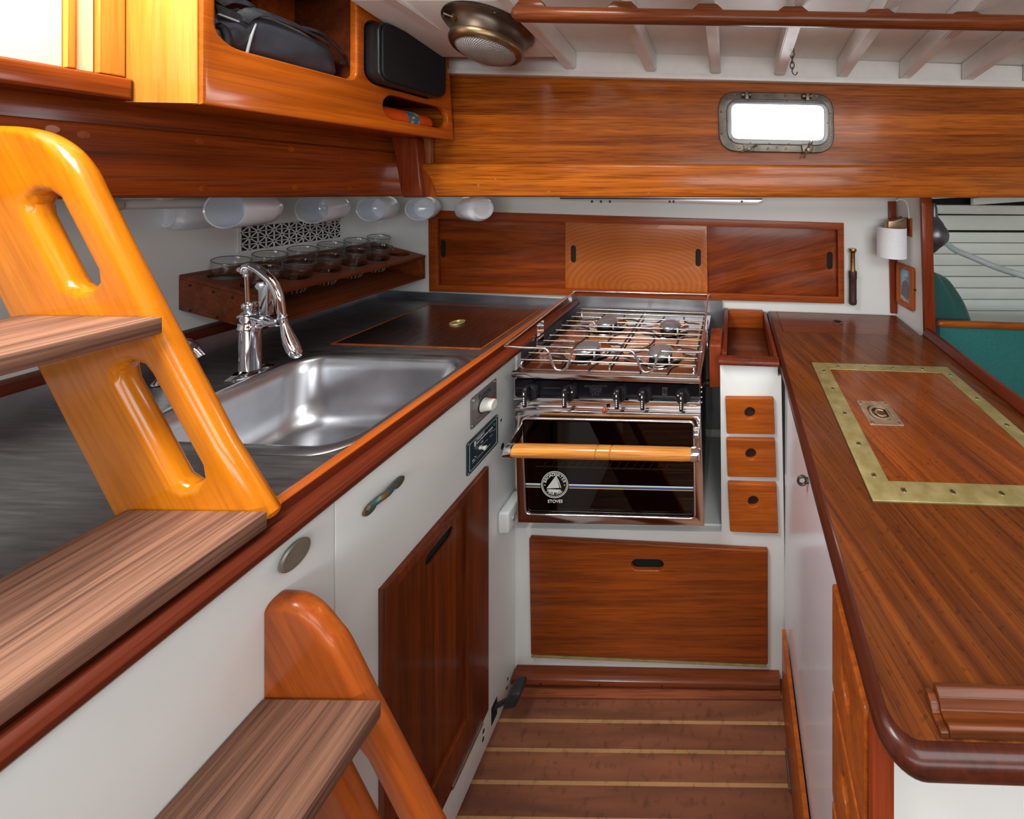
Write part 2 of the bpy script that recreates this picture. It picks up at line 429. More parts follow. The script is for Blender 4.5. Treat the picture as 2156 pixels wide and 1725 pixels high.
pane = glassy('window_pane', (.97, .98, 1), .02)
ovenglass = glassy('smoked_oven_glass', (.42, .38, .32), .03)
def lens_mat():
    m, nt, b = mat_new('ribbed_lens')
    b.inputs['Base Color'].default_value = (.75, .72, .70, 1); b.inputs['Roughness'].default_value = .12
    b.inputs['Transmission Weight'].default_value = .35
    tc = N_(nt, 'ShaderNodeTexCoord')
    sp = N_(nt, 'ShaderNodeSeparateXYZ'); nt.links.new(tc.outputs['Object'], sp.inputs[0])
    rad = mathn(nt, 'SQRT', mathn(nt, 'ADD', mathn(nt, 'POWER', sp.outputs[0], 2), mathn(nt, 'POWER', sp.outputs[1], 2)))
    ang = mathn(nt, 'ARCTAN2', sp.outputs[1], sp.outputs[0])
    h = mathn(nt, 'MULTIPLY', mathn(nt, 'SINE', mathn(nt, 'MULTIPLY', rad, 1500)), mathn(nt, 'SINE', mathn(nt, 'MULTIPLY', ang, 64)))
    c = ramp(nt, mathn(nt, 'ADD', mathn(nt, 'MULTIPLY', h, .5), .5), [(.2, (.16, .14, .13)), (.75, (.78, .75, .73))])
    nt.links.new(c, b.inputs['Base Color'])
    bump(nt, b, h, .6, .002)
    return m
lensm = lens_mat()
# ================================================================ the shell
SD, BK, CAB = .988, 1.365, 1.12      # galley front plane, hull-side wall, cabin side above the deck edge
LW, LB = -1.376, -1.044              # side wall under the deck, bulkhead face above it
struct('floor', box(-2.0, -1.6, -.03, 2.4, 1.62, 0), W['sole'], 'teak sole with pale holly strips', 'floor')
# wall behind the worktop, with the opening for the sliding-door locker
wb = [(700, 405), (1890, 405), (1890, 1000), (700, 1000)]
lk = [(916, 458), (1766, 482), (1768, 627), (918, 602)]
struct('wall_back', plxz(wb, BK, .02, holes=[lk]), white, 'white painted wall behind the stove and worktops', 'wall')
struct('wall_left', plate([(-.3, .80), (1.385, .80), (1.385, 1.395), (-.3, 1.395)], [[(.36, 1.215), (.645, 1.215), (.645, 1.36), (.36, 1.36)]],
       O=(LW, 0, 0), U=(0, 1, 0), V=(0, 0, 1), N=(-1, 0, 0), t=.02), white, 'off-white wall behind the glass rack', 'wall')
# side window low on the left wall, partly behind the ladder
w2 = thing('window_2', 'small side window behind the ladder at the left edge', 'window', (LW, .5, 1.28)); w2['kind'] = 'structure'
part('window_frame', plate(rrect(.325, 1.185, .68, 1.385, .02), [rrect(.36, 1.215, .645, 1.36, .015)], O=(LW+.001, 0, 0), U=(0, 1, 0), V=(0, 0, 1), N=(1, 0, 0), t=.014, bev=.004), plain('aluminium_frame', (.75, .77, .80), .3, .6), w2)
part('window_pane', box(LW-.012, .362, 1.217, LW-.008, .643, 1.358), plain('tinted_pane', (.06, .12, .16), .08, coat=.5), w2)
# side decks overhead (they roof the worktops)
struct('ceiling_side_deck', box(-1.42, CAB+.03, 1.392, 2.4, 1.70, 1.41, tilt=0), cream, 'underside of the side deck above the worktop', 'ceiling')
struct('ceiling_aft_deck', box(-1.42, -.3, 1.392, LB-.032, CAB+.03, 1.41), cream, 'underside of the deck above the sink', 'ceiling')
# cabin side: planked panel with the portlight opening
port_o = rrect(1512.5, 0, 1755, 0, 0)
def portq(l, t, r, b, dl=0, dr=0): return [(l, t), (r, t+dr), (r, b+dr), (l, b)]
win = xz([(1538, 217), (1738, 221), (1738, 297), (1540, 294)], CAB)
struct('wall_cabin_side', plate(xz([(830, 135), (2330, 178), (2330, 356), (830, 350)], CAB), [rquad(win, .02)], O=(0, CAB, 0), t=.02), W['panel'], 'varnished plank panel of the cabin side', 'wall')
# deck-edge beam under it
b0 = [(884, 344), (2330, 350), (2330, 417), (884, 415)]
struct('trim_1', prism([P(x, y, 1.085) for x, y in b0], (0, .034, 0), .008, 3), W['beam'], 'wide varnished beam running below the portlight', 'beam')
q = [P(x, y, 1.083) for x, y in [(884, 352), (893, 360), (905, 374), (914, 392), (919, 415), (884, 415)]]
struct('trim_2', prism(q, (0, .002, 0)), wood('beam_corner', (.20, .045, .01), (.38, .10, .016), 'Z', rough=.36, coat=.3), 'quarter-round graving piece at the beam end', 'trim')
# posts where the two sides meet
struct('trim_3', prism([P(x, y, 1.07) for x, y in [(822, 285), (875, 290), (888, 416), (845, 416)]], (0, .03, 0), .006, 3), W['redz'], 'square mahogany post in the corner below the locker', 'post')
struct('trim_4', prism([P(x, y, 1.10) for x, y in [(870, 285), (906, 288), (906, 350), (876, 345)]], (0, .015, 0), .002), wood('pale_post', (.22, .08, .035), (.36, .15, .07), 'Z', rough=.5, coat=.1), 'pale upright strip beside the corner post', 'post')
# aft bulkhead: lower beam and the panel above it
def LBp(px, py, X=LB): return PX(px, py, X)
bl = [LBp(852, 322), LBp(-160, 170), LBp(-160, 414), LBp(235, 418), LBp(852, 416)]
bl = [(p.y, p.z) for p in bl]
lower = [(1.119, 1.492), (-.2, 1.50), (-.2, 1.372), (.58, 1.372), (1.119, 1.352)]
tb = plyz(lower, LB, .03, .006)
struct('trim_5', tb, W['beamy'], 'dark mahogany beam above the mugs', 'beam')
struct('wall_bulkhead', plyz([(1.12, 1.48), (-1.3, 1.48), (-1.3, 2.1), (1.12, 2.1)], LB-.012, .02,
       holes=[[(-.45, 1.62), (-.45, 2.02), (.30, 2.02), (.30, 1.62)]]), W['beamy'], 'mahogany bulkhead around the companionway', 'wall')
plugs = [(110, 272), (175, 284), (420, 298), (613, 314), (428, 397), (620, 394), (720, 332), (735, 397)]
each('wood_plug', [cyl(PX(x, y, LB)+Vector((-.004, 0, 0)), PX(x, y, LB)+Vector((.0006, 0, 0)), .0062, n=16) for x, y in plugs], wood('plug_wood', (.34, .085, .012), (.48, .12, .015), 'Z', rough=.4, coat=.2), bpy.data.objects['trim_5'])
each('wood_plug', [cyl(P(x, y, 1.0848), P(x, y, 1.09), .0065, n=16) for x, y in [(1009, 391), (1045, 377), (1157, 405), (1367, 406), (1472, 369), (1573, 407), (1883, 370), (2060, 405), (2090, 368)]], wood('plug_pale', (.36, .10, .015), (.52, .155, .02), 'Z', rough=.5, coat=0), bpy.data.objects['trim_1'])
# companionway door beside the locker: sill, stiles and panels, full-light glare put into their pale colour
d1 = thing('door_1', 'varnished companionway door, its pale colour standing in for glare, top left corner', 'door', (-1.0, .45, 1.53)); d1['kind'] = 'structure'
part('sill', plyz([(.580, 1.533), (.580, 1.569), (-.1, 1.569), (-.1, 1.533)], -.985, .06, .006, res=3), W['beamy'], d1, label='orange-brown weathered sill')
part('stile', plyz([(.5812, 1.572), (.5812, 2.0), (.556, 2.0), (.556, 1.572)], -1.0, .03, .003), W['lockglare'], d1)
part('panel', plyz([(.5545, 1.572), (.5545, 2.0), (.5385, 2.0), (.5385, 1.572)], -1.006, .02, .001), plain('glare_panel', (.92, .78, .5), .35, coat=.3), d1)
part('bead', plyz([(.538, 1.572), (.538, 2.0), (.529, 2.0), (.529, 1.572)], -1.0, .03, .003), W['lockglare'], d1)
part('panel', plyz([(.5285, 1.572), (.5285, 2.0), (.30, 2.0), (.30, 1.572)], -1.006, .02, .001), plain('glare_board', (.94, .88, .74), .35, coat=.3), d1)

# ---------------------------------------------------------------- deckhead: boards, beams, header
def camb(Y):                      # underside of the beams above eye level
    s = max(0.0, min(1.0, (1.12-Y)/.75)); return .330+.075*(1-(1-s)**2)
YS = [1.13, 1.03, .93, .83, .73, .6, .45, .25, 0, -.4, -1.3]
def deck_sheet(X0, X1, ys, dz, t):
    bm = bmesh.new(); g = []
    for y in ys:
        g.append([[bm.verts.new((x, y, EYE+camb(y)+dz+k-CB*.88*x)) for x in (X0, X1)] for k in (0, t)])
    for a, b in zip(g, g[1:]):
        for k in (0, 1): bm.faces.new((a[k][0], a[k][1], b[k][1], b[k][0]))
        for s in (0, 1): bm.faces.new((a[0][s], a[1][s], b[1][s], b[0][s]))
    for e in (g[0], g[-1]): bm.faces.new((e[0][0], e[0][1], e[1][1], e[1][0]))
    return finish(bm)
struct('ceiling', join(deck_sheet(-1.08, 2.4, [y for y in YS if y >= .6], .056, .02), deck_sheet(-.32, 2.4, [y for y in YS if y <= .6 and y >= .0], .056, .02),
       deck_sheet(-1.08, .1, [0, -.4, -1.3], .056, .02), deck_sheet(1.2, 2.4, [0, -.4, -1.3], .056, .02), deck_sheet(.1, 1.2, [-.8, -1.3], .056, .02)), cream, 'white painted deckhead', 'ceiling')
for i, px in enumerate([1030, 1204, 1372, 1507, 1641, 1772, 1902, 2032, 2160, 2290]):
    x = (px-CX)/F*1.105
    ys = [y for y in YS if y >= (.25 if x < .1 else 0)]
    bm = bmesh.new(); pr = None
    for y in [1.098]+ys[1:]:
        z = EYE+camb(y)-CB*.88*x; c = [bm.verts.new((x+a, y, z+b)) for a, b in ((-.0165, .0), (.0165, .0), (.0165, .057), (-.0165, .057))]
        if pr:
            for k in range(4): bm.faces.new((pr[k], pr[(k+1) % 4], c[(k+1) % 4], c[k]))
        else: bm.faces.new(c)
        pr = c
    bm.faces.new(pr); bmesh.ops.recalc_face_normals(bm, faces=bm.faces)
    es = [e for e in bm.edges if len(e.link_faces) == 2 and e.calc_face_angle(0) > R(60)]
    bmesh.ops.bevel(bm, geom=es, offset=.003, segments=2, affect='EDGES')
    struct('trim_%d' % (10+i), finish(bm), cream, 'white deck beam, %s along the deckhead from the dome lamp' % ['first', 'second', 'third', 'fourth', 'fifth', 'sixth', 'seventh', 'eighth', 'ninth', 'tenth'][i], 'beam')
hd = [(930, 96), (2330, 146), (2330, 181), (930, 144)]
struct('trim_6', prism([P(x, y, 1.10) for x, y in hd], (0, .03, 0)), cream, 'white header board across the beam ends', 'trim')
hd = [(900, 143), (2330, 174), (2330, 188), (900, 153)]
struct('trim_7', prism([P(x, y, 1.09) for x, y in hd], (0, .03, 0), .002), cream, 'narrow white moulding under the header', 'trim')
# flat pad the lamp is screwed to
pz = EYE+.392
TS = .21                         # the deckhead falls outboard here
struct('trim_8', prism([(-.868, .80, pz+.02), (-.52, .80, pz+.02), (-.52, 1.03, pz+.02-.23*TS), (-.868, 1.03, pz+.02-.23*TS)], (0, 0, .022), .003), cream, 'flat white board behind the dome lamp', 'board')

# ---------------------------------------------------------------- right-hand side
px0, px1 = (.639, 1.364), (.662, 1.20)
pr = [(px0[0], px0[1]), (px1[0], px1[1]), (px1[0]+.02, px1[1]), (px0[0]+.02, px0[1])]
struct('wall_right', prism([(x, y, .86) for x, y in pr], (0, 0, .515)), white, 'short white partition at the end of the worktop', 'wall')
pp = [P(x, y, 1.185) for x, y in [(1940, 412), (1962, 412), (1971, 700), (1948, 706)]]
struct('trim_20', prism(pp, (0, .014, 0), .002), W['redz'], 'dark mahogany edging on the front of the partition', 'trim')
pp = [P(x, y, 1.355) for x, y in [(1871, 424), (1887, 424), (1892, 661), (1876, 660)]]
struct('trim_21', prism(pp, (0, .009, 0), .001), W['redz'], 'dark mahogany strip in the corner behind the sconce', 'trim')
# hull lining of the next cabin
def planks():
    ms = []
    z = EYE-.62
    for k, (y0, y1) in enumerate([(456, 487), (492, 513), (514.5, 537), (538.5, 561), (562.5, 584), (586, 608), (610, 632), (634, 656), (658, 690), (692, 760), (762, 850), (852, 960)]):
        ms.append(prism([P(1800, y0-3, 1.5), P(2700, y0, 1.5), P(2700, y1, 1.5), P(1800, y1-3, 1.5)], (0, .02, 0), .0015))
    return join(*ms)
struct('wall_hull', planks(), hullw, 'pale green-white planked hull lining of the next cabin', 'wall')
struct('trim_22', box(.6, 1.524, .2, 2.4, 1.53, 1.5), dark, 'dark gap behind the planks', 'trim')
struct('trim_23', prism([P(1900, 431, 1.47), P(2700, 437, 1.47), P(2700, 457, 1.47), P(1900, 450, 1.47)], (0, .028, 0), .006, 3), hullw, 'rounded white stringer along the hull lining', 'trim')
each('bolt_head', [cyl(P(x, y, 1.468), P(x, y, 1.475), .008, n=16) for x, y in [(1982, 441), (2062, 442), (2141, 441)]], hullw, bpy.data.objects['trim_23'])
for k, (a, b) in enumerate([((1965, 419), (2020, 416)), ((2050, 432), (2330, 412))]):
    struct('trim_%d' % (24+k), prism([P(a[0], a[1], 1.44), P(b[0], b[1], 1.44), P(b[0], b[1]-14, 1.44), P(a[0], a[1]-14, 1.44)], (0, .02, 0), .002), hullw, ['short pale deck knee over the cowl', 'long pale deck knee over the hull lining'][k], 'trim')
# cabin behind the eye: what the polished things mirror
struct('wall_rear', join(box(-2, -1.32, .0, 2.4, -1.3, 1.15), box(-2, -1.32, 1.60, 2.4, -1.3, 2.2), box(-2, -1.32, 1.15, -.9, -1.3, 1.6), box(1.6, -1.32, 1.15, 2.4, -1.3, 1.6)), W['panel'], 'varnished opposite cabin side', 'wall')
struct('wall_reflector', box(-.42, -.50, 0, .5, -.48, .62), white, 'added white panel behind the eye for the stove steel to mirror', 'wall')  # unseen white panel, added to brighten the reflections in the stove front
struct('wall_end', box(2.38, -1.3, 0, 2.4, 1.6, 1.9), cream, 'white cabin end', 'wall')
struct('wall_aft_low', box(-1.41, -1.3, 0, -1.40, .0, 1.4), cream, 'white panel aft of the steps', 'wall')

# ================================================================ overhead things
# hanging locker with lid holes
FX = -.881
face = [(.584, 1.528), (1.118, 1.529), (1.092, 1.86), (.584, 1.90)]
big = rrect(.6015, 1.636, .826, 1.87, [.03, .03, .034, .020])
slot = stad(.9915, 1.1935+.40-.4, .2, .062)
slot = stad(.9915, 1.593, .202, .064)
spk = rrect(.846, 1.640, 1.048, 1.797, .03)
lk = thing('hanging_locker', 'varnished wall locker with a round-cornered opening, hung above the sink', 'locker', (-.95, .85, 1.53))
part('front', plyz(face, FX, .018, .005, [big, slot, spk], res=3), W['locker'], lk)
part('end_panel', plate([(-1.003, 1.531), (-.885, 1.529), (-.885, 1.90), (-1.003, 1.90)], O=(0, .5815, 0), N=(0, 1, 0), t=.0025, bev=.0008), W['lockglare'], lk)
part('bottom', box(-1.05, .585, 1.533, -.90, 1.085, 1.545, .002), W['locker'], lk)
part('shelf', join(box(-1.05, .586, 1.622, -.90, .83, 1.632), box(-1.05, .838, 1.629, -.90, 1.09, 1.637)), W['dark'], lk)
part('divider', box(-1.05, .830, 1.546, -.90, .837, 1.86), W['dark'], lk)
part('back_board', box(-1.0535, .60, 1.546, -1.0505, 1.09, 1.88), W['dark'], lk)
part('inner_board', box(-1.045, .765, 1.633, -1.03, .829, 1.87), W['slide'], lk, label='lighter brown board inside')
struct('trim_9', box(-1.03, .69, 1.80, -.905, .735, 1.86, .003), cream, 'white beam end inside the locker opening', 'beam')
# duffel bag in the opening
bag = thing('duffel_bag', 'black nylon bag with webbing straps stuffed in the wall locker', 'bag', (-.96, .7, 1.633))
def bagmesh():
    bm = bmesh.new(); rings = []; n = 20
    prof = [(.606, .0, .045, .050), (.612, .0, .062, .066), (.635, .0, .066, .078), (.665, .0, .066, .092), (.70, .0, .066, .096), (.75, .0, .064, .092), (.785, .0, .062, .084), (.808, .0, .055, .066), (.819, .0, .035, .04)]
    for y, h, w, top in prof:
        rr = []
        for k in range(n):
            a = 2*math.pi*k/n; c, s = math.cos(a), math.sin(a)
            e = .62
            x = w*math.copysign(abs(c)**e, c); z = (top/2)*math.copysign(abs(s)**e, s)+top/2
            z += .004*math.sin(9*a+y*90)*(1 if z > .02 else 0); x += .003*math.sin(y*160+5*a)
            rr.append(bm.verts.new((-.963+x*.96, y, 1.6335+max(0, z))))
        rings.append(rr)
    for a, b in zip(rings, rings[1:]):
        for k in range(n): bm.faces.new((a[k], a[(k+1) % n], b[(k+1) % n], b[k]))
    bm.faces.new(rings[0]); bm.faces.new(rings[-1])
    bmesh.ops.subdivide_edges(bm, edges=bm.edges, cuts=1, use_grid_fill=True, smooth=.6)
    return finish(bm, 70)
part('body', bagmesh(), nylon, bag)
def BX(*pts, X=-.9005): return [PX(x, y, X) for x, y in pts]
part('piping', tube(smooth(BX((520, 112), (524, 96), (530, 74), (538, 50)), 5), .0020), plain('grey_piping', (.42, .43, .46), .5), bag, label='pale grey piping')
part('strap', tube(smooth(BX((508, 42), (522, 30), (548, 25), (606, 46), (650, 66), (683, 84), (706, 102), (720, 122), (724, 136)), 6), .0095, n=8, flat=.16, up=(.75, 0, .66)), web, bag)
part('strap', tube(smooth(BX((456, 22), (470, 26), (492, 36), (510, 44), (522, 52)), 6), .011, n=8, flat=.16, up=(1, 0, .1)), web, bag)
part('strap', tube(smooth(BX((640, 58), (675, 68), (700, 85), (718, 104), X=-.902), 6), .006, n=8, flat=.16, up=(.75, 0, .66)), web, bag)
part('strap', tube(smooth(BX((455, 3), (480, -4), (520, 6), (540, 22), X=-.91), 6), .010, n=8, flat=.16, up=(.75, 0, .66)), web, bag)
part('buckle', prism(BX((462, 28), (505, 44), (503, 47), (461, 31), X=-.889), (-.003, 0, 0)), plain('grey_buckle', (.30, .31, .33), .4), bag)
part('side_pocket', tube(smooth(BX((458, 52), (470, 60), (478, 78), (480, 96)), 5), .006, n=8), web, bag)
# loudspeaker
s = thing('portable_speaker', 'black rounded loudspeaker standing in the locker front beside the lamp', 'speaker', (-.86, .947, 1.64))
part('body', plyz(rrect(.8485, 1.6425, 1.0455, 1.794, .028), -.851, .06, .004, res=3), blackp, s)
part('mesh_front', plyz(rrect(.8525, 1.6465, 1.0415, 1.790, .026), -.845, .0055, .003, res=3), grille_m, s)
part('power_light', cyl((-.8455, 1.035, 1.69), (-.843, 1.035, 1.69), .003), oldbrass, s, label='tiny gold button')
# orange canister
c = thing('orange_canister', 'orange plastic canister lying in the oval slot of the locker', 'canister', (-.925, .98, 1.55))
part('body', lathe([(0, 0), (.014, .003), (.024, .012), (.027, .03), (.027, .166), (.022, .178), (0, .182)], 28, Matrix.Translation((-.930, .890, 1.574)) @ Matrix.Rotation(R(-90), 4, 'X')), orange, c)
part('sticker', lathe([(.0273, .095), (.0273, .128)], 28, Matrix.Translation((-.930, .890, 1.574)) @ Matrix.Rotation(R(-90), 4, 'X')), two_tone('sticker_print', (.02, .22, .5), (.85, .45, .03), 60, .48, .52, .4, 0), c, label='blue and yellow sticker')
# dome lamp
dl = thing('dome_lamp', 'round dark bronze ceiling lamp with a ribbed glass lens', 'lamp', (-.612, .893, pz+.0185-.093*TS))
dl.rotation_euler = (R(-11.9), 0, 0)
part('flange', lathe([(0, 0), (.097, 0), (.098, -.005), (.094, -.010), (.086, -.016), (.079, -.028), (.076, -.042), (.0755, -.05), (.05, -.05)], 64), bronzed, dl, local=True)
part('rim', lathe([(.06, -.049), (.0775, -.049), (.0785, -.054), (.076, -.062), (.072, -.068), (.066, -.070), (.064, -.066)], 64), plain('worn_bronze_rim', (.24, .165, .09), .35, 1, noise=.2), dl, local=True)
part('lens', lathe([(.0655, -.066), (.060, -.074), (.050, -.081), (.036, -.087), (.02, -.0905), (0, -.092)], 96), lensm, dl, local=True)
for k in range(4):
    a = R(40+90*k); part('screw', lathe([(.004, -.0085), (.003, -.0125), (0, -.013)], 12, Matrix.Translation((.090*math.cos(a), .090*math.sin(a), 0))), oldbrass, dl, local=True)
a = R(-112); d = Vector((math.cos(a), math.sin(a), -.35))
tg = Vector((.0785*math.cos(a), .0785*math.sin(a), -.026))
sw = part('switch', join(cyl(tg-d*.002, tg+d*.004, .008, n=20), cyl(tg+d*.004, tg+d*.007, .0055, n=6)), oldbrass, dl, local=True)
part('toggle', cyl(tg+d*.006, tg+d*.020+Vector((-.004, 0, .004)), .0018, .0026, 10), chrome, sw, local=True)
# handrail under the beams
hr = thing('handrail', 'long varnished grab rail slung under the deck beams', 'handrail', (.3, .75, 1.72))
YH = .765
A, B = P(1080, 30, YH), P(2380, 53, YH)
d = (B-A).normalized()
prr = [A, A+d*.006, A+d*.02, B]
rail_m = wood('grab_rail', (.13, .04, .016), (.27, .08, .028), 'X', rough=.35, coat=.3)
part('rail', tube(prr, [.008, .0145, .0165, .0165], n=20), rail_m, hr)
for k, px in enumerate([1120, 1312, 1490, 1668, 1848, 2030]):
    c = P(px, 30+(px-1080)*.0177, YH); zt = EYE+camb(YH)-CB*.88*c.x
    part('pad', prism([(c.x-.036, YH-.010, c.z+.012), (c.x-.020, YH-.010, zt-.0025), (c.x+.020, YH-.010, zt-.0025), (c.x+.036, YH-.010, c.z+.012)], (0, .020, 0), .003), rail_m, hr)
# chain and hook
ch = thing('hanging_chain', 'little bronze chain and hook hanging from a deck beam above the portlight', 'hook', P(1668, 100, .98))
o = P(1668, 100, .98); k = .98/F
def ring(c, r, ax, lr, st=1.5):
    return tube([c+Vector(((r*math.cos(t) if ax else 0), (0 if ax else r*math.cos(t)), r*st*math.sin(t))) for t in [2*math.pi*i/18 for i in range(18)]], lr, True, 8)
part('screw_eye', join(cyl(o+Vector((0, 0, .010)), o+Vector((0, 0, -.002)), .002), ring(o+Vector((0, 0, -.006)), .005, True, .0013, 1)), bronzed, ch)
for i in range(3): part('link', ring(o+Vector((0, 0, -.019-.0155*i)), .0055, i % 2 == 0, .0015, 1.9), bronzed, ch)
hk = [o+Vector(v)*.001 for v in ((0, 0, -54), (0, 0, -62), (0, 0, -68), (3, 0, -74), (8, 0, -77), (13, 0, -73), (14, 0, -68))]
part('hook', tube(smooth([Vector(v) for v in hk], 5), .0017), bronzed, ch)
# portlight
w1 = thing('window_1', 'rectangular bronze portlight in the cabin side', 'window', P(1634, 258, CAB)); w1['kind'] = 'structure'
yo = CAB-.012
outer = rquad(xz([(1511, 192), (1755, 197), (1758, 323), (1514, 319)], yo), .062, 8)
inner = rquad(xz([(1537, 216), (1738, 220), (1738, 298), (1539, 294)], yo), .02)
part('flange', plate(outer, [inner], O=(0, yo, 0), t=.0115, bev=.003), bronze, w1)
yi = yo-.008
o2 = rquad(xz([(1529, 207), (1746, 211), (1747, 307), (1531, 303)], yi), .045, 8)
i2 = rquad(xz([(1540, 218), (1735, 222), (1735, 296), (1541, 292)], yi), .022)
part('sash', plate(o2, [i2], O=(0, yi, 0), t=.0075, bev=.0025), plain('grey_bronze_sash', (.20, .20, .195), .4, 1, noise=.15), w1)
part('window_pane', plate(rquad(xz([(1537, 215), (1738, 219), (1738, 298), (1539, 295)], CAB+.002), .01), O=(0, CAB+.002, 0), t=.004), pane, w1)
def screw(px, py, Y, r=.0042):
    c = P(px, py, Y); a = random.uniform(0, 3); v = Vector((math.cos(a), 0, math.sin(a)))*r*.95
    return c, v
def screw_set(pts, Y, r, parent, m=None):
    for px, py in pts:
        c, v = screw(px, py, Y, r)
        h = part('screw', cyl(c, c+Vector((0, -.0012, 0)), r, r*.9, 14), m or bronzed, parent)
        part('slot', tube([c-v+Vector((0, -.0013, 0)), c+v+Vector((0, -.0013, 0))], r*.16, n=4), dark, h)
screw_set([(1547, 199.5), (1614, 200.5), (1653, 201.5), (1719, 203), (1518, 235), (1519.5, 281), (1749.5, 238.5), (1749, 284.5), (1556, 312.5), (1617, 313), (1655, 313.5), (1713, 314.5)], yo, .0046, w1)
screw_set([(1576, 211), (1616, 212), (1657, 213), (1697, 214), (1537, 218), (1737.5, 221), (1531.5, 256), (1742.5, 259), (1540, 293), (1580, 301), (1620, 302), (1661, 303), (1699, 304)], yi, .0026, w1, bronzed)
for px in (1572, 1699):
    c = P(px, 200.5 if px < 1600 else 203.5, yo)
    h = part('hinge', join(cyl(c+Vector((-.016, -.004, 0)), c+Vector((-.007, -.004, 0)), .0085), cyl(c+Vector((.0075, -.004, 0)), c+Vector((.013, -.004, 0)), .0085), box(c.x-.006, yi-.006, c.z-.016, c.x+.0065, yo, c.z+.009, .002)), bronze, w1)
for px, py, an in ((1577, 313.5, 20), (1700, 315.5, 62)):
    c = P(px, py, yi-.004); u = Vector((math.cos(R(an)), 0, math.sin(R(an))))
    part('dog', join(cyl(c+Vector((0, .008, 0)), c+Vector((0, -.014, 0)), .006, .0045), tube(smooth([c+u*-.027+Vector((0, -.010, -.002)), c+u*-.012+Vector((0, -.006, 0)), c+Vector((0, -.005, 0)), c+u*.012+Vector((0, -.006, 0)), c+u*.027+Vector((0, -.010, .002))], 4), [.003]*4+[.0026]*3+[.004]*4+[.0026]*3+[.003]*3)), bronze, w1)
    part('lug', prism([P(px-13, 302, yi), P(px+13, 302, yi), P(px+10, py+6, yi), P(px-10, py+6, yi)], (0, .007, 0), .002), bronze, w1)
part('latch_stub', cyl(P(1637, 310, yi), P(1637, 310, yo), .003), bronze, w1)
# LED strip light under the side deck
sl = thing('strip_light', 'slim aluminium strip light under the side deck above the stove', 'strip light', P(1392, 424, 1.24))
a, b = P(1180, 418, 1.24), P(1606, 420, 1.24)
part('housing', prism([P(1178, 414, 1.235), P(1606, 416, 1.235), P(1606, 426, 1.235), P(1590, 432, 1.235), P(1190, 422, 1.235), P(1178, 419, 1.235)], (0, .03, 0), .001), plain('satin_aluminium', (.75, .77, .8), .3, .8), sl)
part('lens_edge', prism([P(1179, 416.5, 1.2345), P(1605, 418, 1.2345), P(1605, 421, 1.2345), P(1179, 419, 1.2345)], (0, .001, 0)), printk, sl, label='black line along the edge')
for px in (1246, 1265, 1284, 1410, 1418, 1562): part('mounting_clip', prism([P(px-2, 422, 1.2342), P(px+2, 422, 1.2342), P(px+2, 427, 1.2342), P(px-2, 427, 1.2342)], (0, .003, 0)), printg, sl)
# white tube lamp above the sink
tl = thing('tube_light', 'white tubular lamp under the deck beside the mugs', 'lamp', (-1.22, .8, 1.35))
za, zb = PX(246, 431, -1.22), PX(470, 428, -1.22)
part('tube', cyl(za, zb, .0105, n=20), plain('opal_tube', (.88, .88, .84), .3), tl)
part('end_cap', cyl(za+Vector((0, -.012, 0)), za+Vector((0, .004, 0)), .0125, n=20, bev=.002), plain('clear_cap', (.55, .5, .42), .2), tl)
each('mounting_clip', [box(-1.232, .745, za.z+.006, -1.208, .762, 1.3915, .002), box(-1.232, .705, za.z+.012, -1.208, .712, 1.3915)], plastic, tl)
# mugs hanging on hooks
def make_mug(name, label):
    r = thing(name, label, 'mug', (0, 0, 0), 'white mugs hanging under the deck')
    part('cup', lathe([(0, .0085), (.030, .009), (.0385, .016), (.0395, .082), (.0415, .0835), (.0425, .082), (.0423, .02), (.0400, .009), (.0345, .004), (.0335, 0), (.027, 0), (.0255, .0035), (0, .0035)], 44), china, r, local=True)
    h = smooth([(.040, 0, .068), (.052, 0, .072), (.064, 0, .062), (.067, 0, .045), (.060, 0, .028), (.046, 0, .018), (.039, 0, .018)], 5)
    part('handle', tube(h, .0048, n=10, flat=1.3), china, r, local=True)
    return r
def hang_mug(src, px, py, Y, yaw, label, hl, pitch=0, first=False):
    # cup axis (+Z of the mug) points towards its mouth; handle (+X) turned up to the hook
    z = Vector((math.sin(R(yaw))*math.cos(R(pitch)), -math.cos(R(yaw))*math.cos(R(pitch)), math.sin(R(pitch))))
    x = (Vector((0, 0, 1))-z*z.z).normalized(); y = z.cross(x)
    M = Matrix(((x.x, y.x, z.x), (x.y, y.y, z.y), (x.z, y.z, z.z)))
    c = P(px, py, Y)-z*.083
    o = src if first else dup(src, c, None, label)
    o.location = c; o.rotation_euler = M.to_euler()
    c2 = c+z*.045+x*.0595
    h = thing('cup_hook', hl, 'hook', c2, 'cup hooks under the deck')
    part('shank', cyl(c2+Vector((0, 0, .010)), Vector((c2.x, c2.y, 1.3915)), .0015, n=8), brass, h)
    part('crook', tube(smooth([c2+y*s for s in ()] or [c2+Vector((0, 0, .010)), c2+y*.008+Vector((0, 0, .004)), c2+y*.007+Vector((0, 0, -.003)), c2+Vector((0, 0, -.0045)), c2-y*.006+Vector((0, 0, -.001))], 4), .0014, n=6), brass, h)
    return o
m0 = make_mug('hanging_mug', 'largest hanging white mug, mouth to the left, above the pump tap')
hang_mug(m0, 472, 443, .80, 6, m0['label'], 'brass hook of the large mug above the pump tap', first=True)
hang_mug(m0, 656, 441, 1.03, 10, 'white mug with its mouth to the left, hanging above the vent', 'brass hook of the mug above the vent')
hang_mug(m0, 781, 440, 1.18, 14, 'white mug hanging above the far end of the glass rack', 'brass hook of the mug above the far end of the rack')
hang_mug(m0, 884, 440, 1.25, 24, 'white mug at the top left corner of the sliding-door locker', 'brass hook of the mug at the locker corner')
